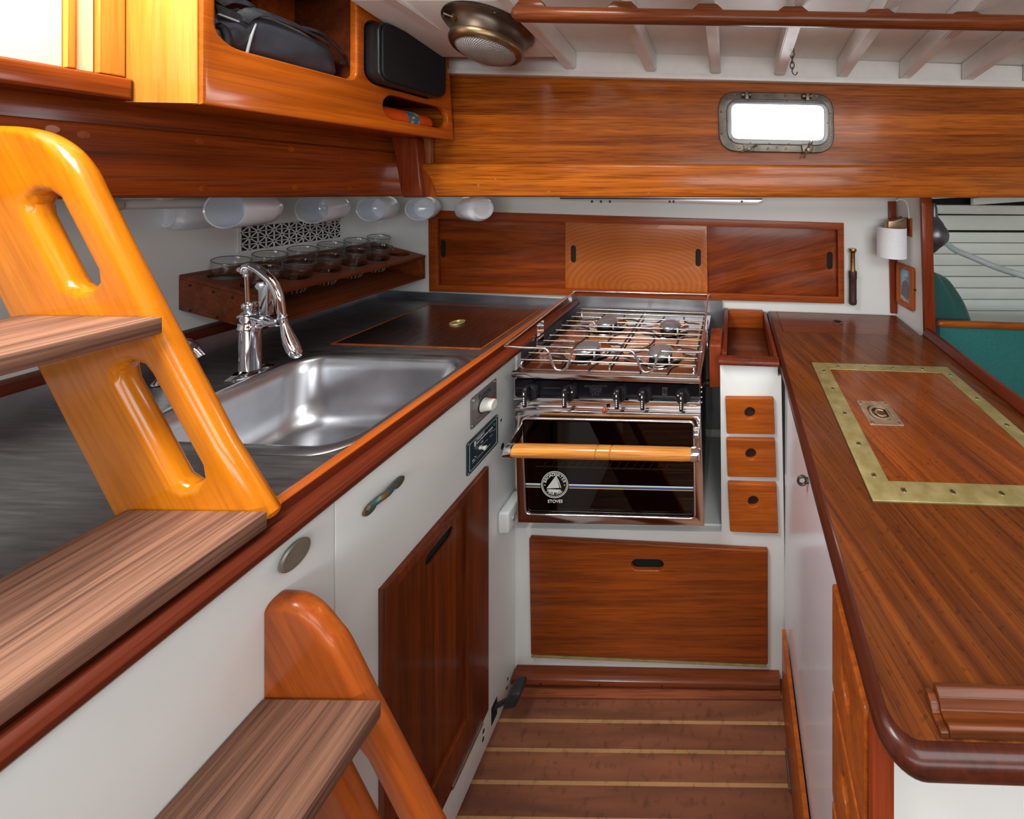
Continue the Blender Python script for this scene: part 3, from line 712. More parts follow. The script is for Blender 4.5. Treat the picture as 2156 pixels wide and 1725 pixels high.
hang_mug(m0, 985, 439, 1.22, -112, 'white mug lying the other way, over the locker frame, last on the right', 'brass hook of the last mug on the right')
hang_mug(m0, 462, 444, .93, 172, 'white mug showing its foot behind the tube lamp, leftmost of the row', 'brass hook of the leftmost mug by the tube lamp')
# ================================================================ left worktop, sink, rack, ladder, cupboard
def CT(x, y, dz=0): return Vector((x, y, ctz(x)+dz))
def ctplate(outline, holes=(), dz=0, t=.004, bev=.0, res=2):       # board lying on the worktop plane, growing upward from dz
    return plate(outline, holes, O=(0, 0, ctz(0)+dz), U=(1, 0, -CB), V=(0, 1, 0), N=(0, 0, 1), t=t, bev=bev, res=res)
SX0, SX1, SY0, SY1 = -1.109, -.690, .622, .922
wt = thing('steel_worktop', 'brushed steel worktop with mahogany edging around the sink', 'worktop', (-1.0, .6, .93))
lx0, lx1, ly0, ly1 = -1.125, -.700, .985, 1.308; bw = .0065
part('steel_top', ctplate([(LW+.003, -.15), (-.651, -.15), (-.651, 1.362), (LW+.003, 1.362)], [rrect(SX0-.008, SY0-.008, SX1+.008, SY1+.008, .06), [(lx0-.002, ly0-.002), (lx1+.002, ly0-.002), (lx1+.002, ly1+.002), (lx0-.002, ly1+.002)]], dz=-.012, t=.012), steel, wt)
part('backsplash', join(plyz([(-.15, .94), (1.362, .94), (1.362, .980), (.9, .996), (-.15, 1.012)], LW+.008, .006, .001), prism([(LW+.008, 1.356, .925), (-.64, 1.356, .905), (-.64, 1.356, .945), (LW+.008, 1.356, .980)], (0, .006, 0))), liner, wt)
part('fiddle_rail', sweep_y([(-.6505, .915), (-.6505, .949), (-.648, .9515), (-.629, .954), (-.6265, .9525), (-.6265, .915)], -.15, 1.350, .0012), W['bright'], wt)
part('edge_moulding', sweep_y([(-.6262, .915), (-.6262, .9515), (-.6240, .9380), (-.620, .9345), (-.613, .9345), (-.6075, .940), (-.605, .9455), (-.600, .9472), (-.593, .9465), (-.587, .9425), (-.5835, .936), (-.585, .928), (-.590, .9225), (-.600, .9195)], -.15, 1.350, .0008), W['red'], wt)
part('wall_batten', sweep_y([(LW+.001, 1.0), (LW+.022, .999), (LW+.022, 1.02), (LW+.001, 1.026)], -.15, 1.34, .001), W['red'], wt)
# sink
sk = thing('sink', 'pressed steel sink bowl let into the worktop', 'sink', (-.9, .77, .93))
def sinkmesh():
    bm = bmesh.new(); rings = []
    spec = [(-.022, .0005, .066), (-.020, .0022, .066), (-.006, .0026, .058), (.000, .0010, .055), (.005, -.006, .053), (.010, -.030, .055), (.020, -.100, .058), (.028, -.128, .06), (.042, -.146, .055), (.062, -.152, .045), (.12, -.154, .02)]
    for o, dz, r in spec:
        pts = rrect(SX0+o, SY0+o, SX1-o, SY1-o, r, 8)
        rings.append([bm.verts.new((x, y, ctz(x)+dz)) for x, y in pts])
    for a, b in zip(rings, rings[1:]):
        for k in range(len(a)): bm.faces.new((a[k], a[(k+1) % len(a)], b[(k+1) % len(a)], b[k]))
    bm.faces.new(rings[-1])
    return finish(bm, 60)
part('bowl', sinkmesh(), sinkm, sk)
part('drain', lathe([(0, -.002), (.018, -.002), (.022, 0), (.028, .001), (.030, -.001)], 28, Matrix.Translation(CT(-.9, .75, -.1535))), chrome, sk)
# locker lid let into the worktop
ld = thing('worktop_lid', 'steel lid with a thin mahogany border and ring pull, left of the stove', 'lid', CT(-.9, 1.15))
part('steel_panel', ctplate([(lx0+bw+.0003, ly0+bw+.0003), (lx1-bw-.0003, ly0+bw+.0003), (lx1-bw-.0003, ly1-bw-.0003), (lx0+bw+.0003, ly1-bw-.0003)], dz=-.0085, t=.009), plain('lid_steel', (.42, .40, .40), .24, 1, noise=.2, nscale=5, stretch=(30, 4, 30)), ld)
part('border', ctplate([(lx0, ly0), (lx1, ly0), (lx1, ly1), (lx0, ly1)], [[(lx0+bw, ly0+bw), (lx1-bw, ly0+bw), (lx1-bw, ly1-bw), (lx0+bw, ly1-bw)]], dz=-.010, t=.011, bev=.0008), wood('lid_border', (.20, .05, .014), (.34, .09, .02), 'Y', rough=.4, coat=.2), ld, label='thin mahogany border')
rg = PC(963, 681)
part('ring_pull', lathe([(.015, 0), (.0205, 0), (.0212, .003), (.0195, .0045), (.0165, .004), (.015, .001)], 36, Matrix.Translation(rg+Vector((0, 0, .0008)))), brass, ld)
part('pull_cup', lathe([(0, .0012), (.0145, .0012), (.0149, .0008)], 28, Matrix.Translation(rg)), mirror, ld)
# galley hand pump
FB = PC(527, 786); FY = FB.y
def Q(x, y, dy=0): return P(x, y, FY)+Vector((0, dy, 0))
pt = thing('hand_pump_tap', 'chromed hand pump tap with a curved lever, behind the sink', 'tap', FB)
ax = Q(527, 0).x
def zz(y): return Q(0, y).z
def ax_l(prof, x=ax, m=None): return lathe([(r, zz(y)) for r, y in prof], 36, Matrix.Translation((x, FY, 0)))
part('base_plate', xf(lathe([(0, 0), (.026, 0), (.027, .002), (.022, .006), (.0185, .008)], 40), Matrix.Translation(FB+Vector((0, 0, .001))) @ Matrix.Diagonal((.95, 1.5, 1, 1))), chrome, pt)
part('barrel', ax_l([(.0178, 784), (.0172, 696), (.0192, 695), (.0195, 686), (.0182, 684), (.0185, 668), (.0195, 664), (.0185, 659), (.009, 656)]), chrome, pt)
part('gland_nut', ax_l([(.008, 657), (.0105, 655), (.0105, 651), (.0125, 648), (.0125, 640), (.011, 637), (0, 636)], ax-.001), chrome, pt)
part('pump_rod', join(cyl(Q(522, 640), Q(519, 578), .0036), cyl(Q(519, 582), Q(518, 574), .0052), box(Q(510, 0).x, FY-.006, zz(577), Q(527, 0).x, FY+.006, zz(562), .003)), chrome, pt)
lv = smooth([Q(514, 563), Q(533, 562), Q(554, 576), Q(573, 595), Q(586, 622), Q(591, 648), Q(594, 664)], 5)
n = len(lv)
lever = part('lever', tube(lv, [.0062+.0018*math.sin(math.pi*i/n) for i in range(n)], n=14, flat=1.25, up=(0, 0, 1)), chrome, pt)
hp = [Q(594, 662), Q(595, 668), Q(596, 671), Q(599, 684), Q(605, 704), Q(611, 720), Q(618, 735), Q(624, 746), Q(628, 752), Q(629, 754)]
part('grip', tube(hp, [.007, .0095, .0065, .0068, .0098, .0118, .0122, .0105, .006, .001], n=18), chrome, lever)
part('pivot_bolt', join(cyl(Q(516, 566, -.011), Q(516, 566, .010), .0058, n=6), cyl(Q(556, 600, -.012), Q(556, 600, .012), .006, n=6)), chrome, lever)
part('fulcrum_post', join(prism([Q(550, 602, -.007), Q(562, 593, -.007), Q(568, 600, -.007), Q(570, 664, -.007), Q(553, 664, -.007)], (0, .014, 0), .002), cyl(Q(557, 601, -.0085), Q(557, 601, .0085), .010)), chrome, pt)
part('spout', join(tube(smooth([Q(519, 664), Q(540, 667), Q(560, 673), Q(577, 679)], 5), [.0155]*4+[.0125]*6+[.009]*6, n=16, flat=.8), cyl(Q(571, 680), Q(589, 678), .0098, n=20, bev=.002)), chrome, pt)
part('clamp_lug', join(cyl(Q(530, 689), Q(560, 683), .0052, n=14), cyl(Q(558, 683, -.006), Q(558, 683, .006), .004)), chrome, pt)
# second spout half hidden by the ladder
s2 = thing('swan_spout', 'small chrome spout peeping out from behind the ladder', 'spout', (-1.265, .80, .948))
a = PX(405, 732, -1.19); b = PX(425, 752, -1.17)
part('pipe', tube(smooth([(-1.27, .79, .9502), (-1.27, .79, 1.0), (-1.255, .79, 1.03), (-1.225, .788, 1.038), a, b], 6), [.009]*26+[.0085]*4+[.008]), chrome, s2)
part('collar', lathe([(.009, .012), (.012, .010), (.019, .003), (.02, 0), (0, 0)], 24, Matrix.Translation((-1.27, .79, .9502))), chrome, s2)
# vent in the wall
vg = thing('vent_grille', 'white fretwork vent in the wall behind the glasses', 'vent', (LW, 1.11, 1.235))
vy0, vy1, vz0, vz1 = .984, 1.236, 1.203, 1.273
part('backing', box(LW+.0006, vy0, vz0, LW+.0012, vy1, vz1), dark, vg)
def fret():
    bm = bmesh.new(); cw = (vy1-vy0)/14; chh = (vz1-vz0)/4; w = .0013
    def bar(a, b):
        a, b = Vector(a), Vector(b); d = (b-a).normalized(); nrm = Vector((-d.y, d.x))*w
        q = [a+nrm, b+nrm, b-nrm, a-nrm]
        lo = [bm.verts.new((LW+.0012, p.x, p.y)) for p in q]; hi = [bm.verts.new((LW+.0030, p.x, p.y)) for p in q]
        bm.faces.new(hi)
        for i in range(4): bm.faces.new((lo[i], lo[(i+1) % 4], hi[(i+1) % 4], hi[i]))
    for i in range(15): bar((vy0+i*cw, vz0), (vy0+i*cw, vz1))
    for j in range(5): bar((vy0, vz0+j*chh), (vy1, vz0+j*chh))
    for i in range(14):
        for j in range(4):
            c = (vy0+i*cw, vz0+j*chh)
            if (i+j) % 2: bar(c, (c[0]+cw, c[1]+chh))
            else: bar((c[0], c[1]+chh), (c[0]+cw, c[1]))
    bmesh.ops.recalc_face_normals(bm, faces=bm.faces)
    me = bpy.data.meshes.new('m'); bm.to_mesh(me); bm.free(); return me
part('fretwork', fret(), white, vg)
part('rim', plate([(vy0-.006, vz0-.006), (vy1+.006, vz0-.006), (vy1+.006, vz1+.006), (vy0-.006, vz1+.006)], [[(vy0, vz0), (vy1, vz0), (vy1, vz1), (vy0, vz1)]], O=(LW+.0008, 0, 0), U=(0, 1, 0), V=(0, 0, 1), N=(1, 0, 0), t=.002), white, vg)
# glass rack, dipping forward
RO = Vector((LW+.002, .875, 1.168)); RU = Vector((0, 1, 0)); RV = Vector((.9655, 0, -.26)); RN = Vector((.26, 0, .9655))
RL, RD = .477, .205
gr = thing('glass_rack', 'dark mahogany rack with round holes, holding tumblers on the wall', 'rack', RO)
HU = [.047+.077*i for i in range(6)]
holes = [(u, .055) for u in HU]+[(u, .142) for u in HU]
part('top_board', plate([(0, 0), (RL, 0), (RL, RD), (0, RD)], [circ(u, v, .0305, 28) for u, v in holes], O=RO-RN*.010, U=RU, V=RV, N=RN, t=.010, bev=.001), W['rack'], gr)
a0 = RO-RN*.0105; dn = Vector((0, 0, -.078))
def endb(u): return prism([a0+RU*u, a0+RU*u+RV*RD, a0+RU*u+RV*RD+dn, a0+RU*u+dn], RU*.012, .001)
part('end_board', endb(0), W['rack'], gr); part('end_board', endb(RL-.012), W['rack'], gr)
part('shelf', prism([a0+dn*.90+RU*.0125, a0+dn*.90+RU*.0125+RV*(RD-.001), a0+dn+RU*.0125+RV*(RD-.001), a0+dn+RU*.0125], RU*(RL-.025)), W['rack'], gr)
part('batten', prism([a0+dn*.5+RU*.0125, a0+dn*.5+RU*.0125+RV*.01, a0+dn*.88+RU*.0125+RV*.01, a0+dn*.88+RU*.0125], RU*(RL-.025)), W['rack'], gr)
pg = [a0+RV*v+dn*d for v, d in ((.03, .12), (.09, .12), (.14, .14), (.03, .92), (.10, .9))]
each('plug', [cyl(p+RU*.0005, p-RU*.0006, .0035, n=12) for p in pg], dark, gr)
Mr = Matrix(((RV.x, 0, RN.x), (0, 1, 0), (RV.z, 0, RN.z)))
def make_glass(label):
    r = thing('tumbler', label, 'glass', (0, 0, 0), 'tumblers in the wall rack')
    part('bowl', lathe([(0, .010), (.021, .010), (.0245, .020), (.0285, .045), (.0300, .062), (.0308, .086), (.0316, .0875), (.0325, .086), (.0322, .066), (.0302, .061), (.0292, .045), (.0262, .018), (.0245, .003), (.022, 0), (0, 0)], 36), glass, r, local=True)
    part('rim_bead', lathe([(.0306, .0866), (.0316, .0880), (.0327, .0866), (.0316, .0856), (.0306, .0866)], 36), plain('glass_rim', (.085, .09, .095), .08), r, local=True, label='darker rolled rim')
    rib = [cyl((.0235*math.cos(t), .0235*math.sin(t), .003), (.0262*math.cos(t), .0262*math.sin(t), .018), .0013, n=6) for t in [2*math.pi*k/18 for k in range(18)]]
    part('cut_foot', join(*rib), plain('cut_glass', (.30, .31, .32), .1), r, local=True, label='fluted foot')
    return r
nth = ['first', 'second', 'third', 'fourth', 'fifth', 'sixth']
src = None
for i, (u, v) in enumerate(holes[:11]):
    row = 'back' if i < 6 else 'front'
    lab = '%s tumbler from the left in the %s row of the rack' % (nth[i % 6], row)
    lo = RO+RU*u+RV*v-RN*.0455
    if src is None: o = src = make_glass(lab); o.location = lo; o.rotation_euler = Mr.to_euler()
    else: o = dup(src, lo, Mr.to_euler(), lab)
# ---------------------------------------------------------------- companionway ladder
LY = .4535; MY = LY+.0125
ladder = thing('companionway_ladder', 'varnished ladder with slotted side and three bare wood treads', 'ladder', (-.7, .46, 0))
up = [(0, 265), (55, 268), (105, 281), (152, 312), (188, 357), (215, 412), (280, 540), (345, 664), (412, 790), (484, 925), (579, 1076), (578, 1086), (271, 1086), (110, 775), (48, 661), (-60, 450), (-150, 330), (-120, 285), (-60, 267)]
h1 = [(96, 452), (92, 430), (100, 412), (116, 404), (138, 407), (156, 420), (232, 566), (235, 588), (222, 604), (198, 608), (172, 596), (164, 584)]
h2 = [(278, 798), (274, 776), (284, 760), (305, 755), (330, 764), (344, 782), (446, 968), (450, 992), (438, 1010), (412, 1015), (390, 1002)]
def sm2(pts, n=4, closed=False): return [(p.x, p.y) for p in smooth([Vector((x, y, 0)) for x, y in pts], n, closed)]
up = sm2(up[:7])+up[7:]

part('stringer', plate(xz(up, MY), [xz(h1, MY), xz(h2, MY)], O=(0, LY, 0), t=.025, bev=.0112, res=6), W['honey'], ladder)
lo_ = [(545, 1250), (600, 1242), (645, 1247), (683, 1271), (716, 1310), (742, 1346), (803, 1466), (938, 1725), (1360, 2550), (1060, 2550), (652, 1725), (450, 1320), (450, 1255)]
lo_ = lo_[:1]+sm2(lo_[1:9])+lo_[9:]
LQ = .473                        # its far rounded edge makes the outline
lo_ = [(P(x, y, LQ).x, P(x, y, LQ).z) for x, y in lo_]
h3 = [(722, 1572), (719, 1552), (730, 1536), (757, 1532), (782, 1540), (797, 1558), (1017, 1985), (1010, 2012), (992, 2024), (962, 2020), (942, 2000)]

lo_ = [(x, max(z, .002)) for x, z in lo_]
part('stringer', cut_x(plate(lo_, [xz(h3, LQ)], O=(0, LY+.001, 0), t=.024, bev=.0095, res=5), -.604), W['step'], ladder, label='redder lower side piece')
def tread(x0, x1, z, y0=.03, mat=W['tread']):
    return box(x0, y0, z-.0215, x1, LY-.001, z, .002, tilt=.012)
x0 = P(48, 0, LY).x; x1 = P(346, 0, LY).x
part('tread', tread(x0, x1, P(0, 664, LY).z-.010), W['tread'], ladder)
x0 = P(270, 0, LY).x; x1 = P(566, 0, LY).x
part('tread', tread(x0, x1, P(0, 1077, LY).z-.0055), W['tread'], ladder)
x1 = P(805, 0, LY).x
part('tread', tread(-.6030, x1, P(0, 1469, LY).z-.0065), W['tread'], ladder)
# ---------------------------------------------------------------- cupboard under the sink
XF = -.605
cb = thing('sink_cupboard', 'white painted cupboard under the sink with a mahogany door', 'cupboard', (-.7, .5, 0))
dy0, dy1, dz0, dz1 = .602, .862, .105, .701
part('face_panel', plyz([(-.15, .002), (.5355, .002), (.5355, .914), (-.15, .914)], XF, .018, .001), white, cb)
part('face_panel', plyz([(.537, .002), (.985, .002), (.985, .914), (.537, .914)], XF, .018, .001, [[(dy0+.01, dz0+.01), (dy1-.01, dz0+.01), (dy1-.01, dz1-.01), (dy0+.01, dz1-.01)]]), white, cb)
part('corner_post', box(-.624, .9855, .44, -.602, .998, .914, .003), white, cb)
part('inner_lining', join(box(-.66, -.15, .002, -.645, .98, .90), box(-1.37, -.15, .002, -.661, -.13, .90)), plain('inner_grey', (.25, .25, .24), .6), cb)
door = part('door', plyz([(dy0, dz0), (dy1, dz0), (dy1, dz1), (dy0, dz1)], XF+.011, .016, .003, [[(.627, .188), (.792, .188), (.792, .678), (.627, .678)]]), W['door'], cb)
part('door_panel', plyz([(.62, .18), (.80, .18), (.80, .685), (.62, .685)], XF+.001, .004, 0, [stad(.7285, .647, .070, .022)]), wood('door_inner', (.10, .024, .009), (.25, .060, .013), 'Z', rough=.36, coat=.35, pores=.25, planks=('Y', .055)), door)
part('slot_shadow', box(XF-.012, .68, .63, XF-.008, .78, .665), dark, door)
part('hinge', join(cyl((XF+.012, .745, .112), (XF+.012, .835, .112), .0042, n=12), box(XF+.004, .745, .1125, XF+.0125, .835, .124)), plain('old_hinge', (.35, .32, .27), .4, 1, noise=.3), door)
c = PX(610, 1168, XF)
part('knob', join(cyl(c, c+Vector((.006, 0, 0)), .008), cyl(c+Vector((.004, 0, 0)), c+Vector((.0103, 0, 0)), .0172, n=36, bev=.002)), plain('worn_knob', (.24, .21, .17), .45, .6, noise=.3), cb, label='flat round bronze knob')
ha = [PX(772, 1075, XF+.007), PX(782, 1064, XF+.009), PX(800, 1050, XF+.018), PX(815, 1039, XF+.018), PX(829, 1022, XF+.009), PX(840, 1012, XF+.007)]
part('handle', join(tube(smooth(ha, 6), [.0052]*4+[.0056]*6+[.0062]*12+[.0056]*5+[.0052]*4, n=12), xf(lathe([(0, 0), (.0085, 0), (.0085, .004), (0, .005)], 20), fr(PX(776, 1071, XF+.001), (0, 1.25, 0), (0, 0, 1), (1, 0, 0))), xf(lathe([(0, 0), (.0085, 0), (.0085, .004), (0, .005)], 20), fr(PX(836, 1016, XF+.001), (0, 1.25, 0), (0, 0, 1), (1, 0, 0)))), verdi, cb, label='S-shaped green-tinged bronze handle')
hl = [(1055, 885, .004), (1058, 940, .0085), (1069, 1430, .004), (1067, 1449, .004), (1018, 1540, .005), (1017, 1557, .005)]
each('hole', [xf(lathe([(0, .0004), (r, .0004), (r, 0)], 20), face_px(PX(x, y, XF)) @ Matrix.Diagonal((.7, 1, 1, 1))) for x, y, r in hl], dark, cb)
part('seam_shadow', box(XF-.010, .5354, .004, XF-.006, .5371, .912), dark, cb)
# heater switch plate
hpz = thing('switch_plate', 'grey metal switch plate with a white knob, under the worktop edge', 'control panel', (XF, .857, .86))
part('plate', plyz(rrect(.813, .823, .902, .896, .005), XF+.0025, .002, .0006), gunm, hpz)
kc = Vector((XF+.003, .854, .8575))
part('knob', lathe([(0, .026), (.011, .026), (.0125, .024), (.0135, .012), (.0165, .002), (.0165, 0), (0, 0)], 12, face_px(kc)), plain('ivory_knob', (.82, .82, .74), .3), hpz)
part('knob_ring', lathe([(.0168, .0015), (.0185, .001), (.0185, 0), (.0168, 0)], 28, face_px(kc)), printk, hpz)
part('lettering', xf(txt('Eunos', .017), face_px((XF+.0027, .858, .8835)) @ Matrix.Shear('XZ', 4, (0, 0))), printk, hpz)
each('underline', [box(XF+.0026, .835, .8745, XF+.0029, .882, .8755), box(XF+.0026, .832, .8375, XF+.0029, .866, .8383)], printk, hpz)
part('indicator', cyl((XF+.0025, .889, .855), (XF+.006, .889, .855), .003), plain('red_light', (.6, .03, .02), .3), hpz)
each('screw', [cyl((XF+.0025, y, z), (XF+.0042, y, z), .003, n=14) for y, z in ((.819, .890), (.896, .890), (.819, .829), (.896, .829))], chrome, hpz)
# gas control plate
gp = thing('gas_control_unit', 'dark blue gas control panel with a white toggle, below the grey plate', 'control panel', (XF, .853, .76))
part('plate', plyz(rrect(.8, .7255, .9055, .802, .006), XF+.0042, .0038, .001), teal, gp)
part('border_line', plate(rrect(.806, .7315, .8995, .796, .005), [rrect(.8069, .7324, .8986, .7951, .0045)], O=(XF+.0043, 0, 0), U=(0, 1, 0), V=(0, 0, 1), N=(1, 0, 0), t=.0002), printw, gp)
part('lettering', join(xf(txt('TRIDENT', .0066, 'LEFT'), face_px((XF+.0044, .828, .7895))), xf(txt('GAS CONTROL PANEL', .0056, 'LEFT'), face_px((XF+.0044, .828, .7815))), xf(txt('ON', .004), face_px((XF+.0044, .846, .7725))), xf(txt('OFF', .004), face_px((XF+.0044, .818, .7505)))), printw, gp)
part('emblem', prism([(XF+.0043, .821, .791), (XF+.0043, .826, .791), (XF+.0043, .826, .782), (XF+.0043, .8235, .777), (XF+.0043, .821, .782)], (.0003, 0, 0)), printw, gp)
each('rule_line', [box(XF+.0043, a, z, XF+.0046, b, z+.0006) for a, b, z in ((.845, .866, .7645), (.83, .875, .7455), (.815, .826, .7455), (.874, .884, .775), (.886, .895, .770), (.874, .884, .764))], printw, gp)
part('toggle', join(cyl((XF+.0042, .8395, .764), (XF+.008, .8395, .764), .0042, n=6), cyl((XF+.008, .8395, .764), (XF+.019, .8395, .7635), .0032, .0052, 12, .001)), plain('white_toggle', (.85, .85, .8), .3), gp)
part('indicator', cyl((XF+.0042, .8905, .7845), (XF+.006, .8905, .7845), .0035), plain('green_light', (.0, .22, .13), .3), gp)
each('screw', [cyl((XF+.0042, y, z), (XF+.0055, y, z), .0028, n=14) for y, z in ((.8045, .7975), (.9015, .7975), (.8045, .7300), (.9015, .7300), (.826, .7525), (.852, .7715))], chrome, gp)
# gimbal stop block
wbk = one('stop_block', join(box(-.603, .905, .490, -.574, .975, .545, .006, 3)), white, 'white painted block fixed between the cupboard and the stove', 'block')
part('catch_bolt', cyl((-.574, .925, .515), (-.570, .925, .515), .007, n=16), chrome, wbk)
# foot pump
fp = thing('foot_pump', 'black rubber foot pump pedal low on the cupboard by the floor', 'pedal', (-.57, .9, .06))
part('slot', box(XF+.0004, .885, .028, XF+.0012, .906, .072), dark, fp)
part('arm', join(tube([(-.603, .895, .064), (-.585, .898, .071), (-.560, .903, .078)], .003, n=8), tube([(-.603, .895, .058), (-.585, .898, .064), (-.560, .903, .071)], .003, n=8)), iron, fp)
part('pad', prism([(-.577, .885, .066), (-.545, .885, .072), (-.532, .885, .100), (-.535, .885, .108), (-.558, .885, .106), (-.575, .885, .080)], (0, .034, 0), .004, 3), rubber, fp)
# ================================================================ galley front, stove
def fpl(pts, Y, t, bev=0, holes=(), r=0):
    """front board: px outline at depth Y whose FRONT is at Y"""
    o = xz(pts, Y)
    if r: o = rquad(o, r)
    return plate(o, holes, O=(0, Y, 0), t=t, bev=bev)
base = thing('galley_base', 'white cabinet front under and beside the stove with mahogany drawers', 'cabinet', (-.2, 1.0, 0))
Ls = [(1082, 1112), (1519, 1121), (1516, 767), (1638, 770), (1638, 792), (1645, 792), (1658, 1462), (1084, 1462)]
binhole = xz([(1122, 1142), (1608, 1168), (1608, 1394), (1126, 1372)], SD)
dh = []
part('face_frame', plate(xz(Ls, SD), [binhole], O=(0, SD, 0), t=.018, bev=.001), white, base)
part('shelf', prism([(-.597, 1.0065, .426), (-.028, 1.0065, .408), (-.028, 1.348, .408), (-.597, 1.348, .426)], (0, 0, .010)), white, base)
part('side_panel', box(-.0235, 1.0065, .002, -.0125, 1.348, .83), white, base)
part('back_panel', box(-.6, 1.10, .05, -.03, 1.11, .40), dark, base)
YB = SD-.013
bq = xz([(1113, 1135), (1617, 1161), (1617, 1401), (1117, 1380)], YB)
slot = xz([(x, y) for x, y in stad(1363, 1191, 68, 23, ang=R(1.5))], YB)
bn = part('bin_door', plate(rquad(bq, .004, 3), [slot], O=(0, YB, 0), t=.0128, bev=.0035, res=3), W['binf'], base)
part('slot_shadow', prism([P(1310, 1165, SD+.004), P(1415, 1170, SD+.004), P(1415, 1220, SD+.004), P(1310, 1215, SD+.004)], (0, .002, 0)), dark, bn)
part('piano_hinge', prism([P(1118, 1382, YB-.001), P(1614, 1403, YB-.001), P(1614, 1406, YB-.001), P(1118, 1385, YB-.001)], (0, .012, 0)), brass, bn, label='thin brass hinge strip')
for q, (hx, hy) in (([(1527, 838), (1629, 839), (1632, 916), (1530, 914)], (1579, 870)), ([(1529, 925), (1632, 927), (1635, 1007), (1532, 1005)], (1581, 957)), ([(1532, 1018), (1635, 1021), (1639, 1125), (1537, 1121)], (1586, 1057))):
    YD = SD-.012
    c = P(hx, hy, YD)
    dr = part('drawer', plate(rquad(xz(q, YD), .004, 3), [circ(c.x, c.z, .0148)], O=(0, YD, 0), t=.0118, bev=.003, res=3), W['drawer'], base)
    part('hole_shadow', lathe([(0, 0), (.016, 0)], 24, fr((c.x, SD-.0004, c.z), (1, 0, 0), (0, 0, 1), (0, -1, 0))), plain('hole_inside', (.02, .008, .005), .7), dr)
struct('baseboard_back', sweep_x([(.958, .0165), (.958, .020), (.961, .025), (.968, .0285), (.9872, .0295), (.9872, .0165)], -.602, .133, tilt=.021), W['redx'], 'dark mahogany toe rail below the bin door', 'skirting')
each('screw', [cyl((x, .9585, .019-.021*x), (x, .957, .019-.021*x), .0022, n=12) for x in (-.52, -.36, -.19)], bronzed, bpy.data.objects['baseboard_back'])
struct('trim_27', prism([(-.603, .950, .0006), (.134, .946, .0006), (.134, .9872, .0006), (-.603, .9872, .0006)], (0, 0, .006), .002), wood('margin_plank', (.14, .045, .03), (.30, .10, .06), 'X', rough=.5, coat=0), 'worn margin plank along the foot of the galley front', 'trim')
# steel lining of the stove recess
ln = thing('stove_recess_lining', 'dull steel lining behind and beside the stove', 'panel', (-.3, 1.34, .45))
part('back_sheet', prism([P(1204, 622, 1.352), P(1521, 634, 1.352), P(1527, 905, 1.352), P(1204, 900, 1.352)], (0, .002, 0)), liner, ln)
part('side_sheet', prism([(-.0260, 1.008, .409), (-.0260, 1.351, .409), (-.0260, 1.351, .888), (-.0260, 1.008, .888)], (-.0015, 0, 0)), liner, ln)
part('side_sheet', prism([(-.600, 1.0, .437), (-.600, 1.351, .437), (-.600, 1.351, .915), (-.600, 1.0, .915)], (.0015, 0, 0)), liner, ln)
one('chafe_block', prism([(-.064, 1.01, .805), (-.0285, 1.01, .805), (-.0285, 1.01, .93), (-.064, 1.01, .93)], (0, .12, 0), .006, 3), W['redz'], 'dark red wooden block between the stove and the open tray', 'block')
# ---------------------------------------------------------------- the stove
SF = .910
st = thing('gas_stove', 'polished steel gas stove with four burners and a black oven door', 'stove', (-.32, 1.1, .51))
TL, TR, BR_, BL = (1082, 800), (1473, 814), (1482, 1108), (1091, 1102)
part('body', prism([P(*p, SF+.022) for p in (TL, TR, BR_, BL)], (0, .40, 0), .002), mirror, st)
def zlip(x, dz=0): return P(1078, 784, .900).z-.034*(x+.565)+dz
xl, xr = P(1077, 0, .900).x, P(1473, 0, .900).x
def hp_(pts, dz, t, holes=(), bev=0):
    return plate(pts, holes, O=(0, 0, zlip(0, dz)), U=(1, 0, -.034), V=(0, 1, 0), N=(0, 0, 1), t=t, bev=bev)
part('hob_top', hp_([(xl, .904), (xr, .904), (xr+.004, 1.335), (xl+.002, 1.335)], -.008, .004, bev=.0012), mirror, st)
part('front_lip', prism([P(*p, .897) for p in ((1076, 784), (1473, 798), (1472.5, 809), (1076, 795.5))], (0, .010, 0), .0012), mirror, st)
part('control_panel', prism([P(*p, .915) for p in ((1084, 800), (1472, 811), (1473, 845), (1084.5, 835))], (0, .010, 0)), blackm, st)
each('pinstripe', [prism([P(*p, .9147) for p in ((a, 816.5), (b, 817), (b, 818), (a, 817.5))], (0, .0003, 0)) for a, b in ((1087, 1101), (1144, 1180))], printg, st)
part('ledge', prism([P(*p, .903) for p in ((1081, 837), (1474, 848), (1475, 856), (1081, 846))], (0, .022, 0), .001), mirror, st)
part('rail_panel', prism([P(*p, .913) for p in ((1082, 845), (1475, 855), (1475, 871), (1082, 862))], (0, .010, 0)), mirror, st)
for kx, ky in ((1119, 823), (1200, 824.5), (1307, 827), (1359, 829), (1438, 831.5)):
    c = P(kx, ky, .9145); M = face_eye(c)
    kn = part('knob', lathe([(0, .013), (.017, .013), (.0185, .011), (.0205, .002), (.0205, 0), (0, 0)], 32, M), blackp, st)
    part('knob_grip', prism([c+Vector(v) for v in ((-.0055, -.013, .024), (.0055, -.013, .024), (.0055, -.013, -.024), (-.0055, -.013, -.024))], (0, -.020, 0), .003, 3), blackp, kn)
    part('pointer_mark', join(*[box(c.x-.0022, c.y-.0334, c.z+z0, c.x+.0004, c.y-.0330, c.z+z0+h) for z0, h in ((.008, .006), (-.001, .003), (-.006, .003), (-.0115, .0035), (-.0165, .003))]), printw, kn)
    part('mark_dot', lathe([(0, .0004), (.002, .0004), (.002, 0)], 12, face_eye(c+Vector((random.choice((-1, 1))*.011, -.0131, .006)))), printw, kn)
part('rocker_switch', join(prism([P(*p, .9125) for p in ((1394, 816), (1405, 816.5), (1405, 833), (1394, 832.5))], (0, .003, 0), .0006)), printg, st)
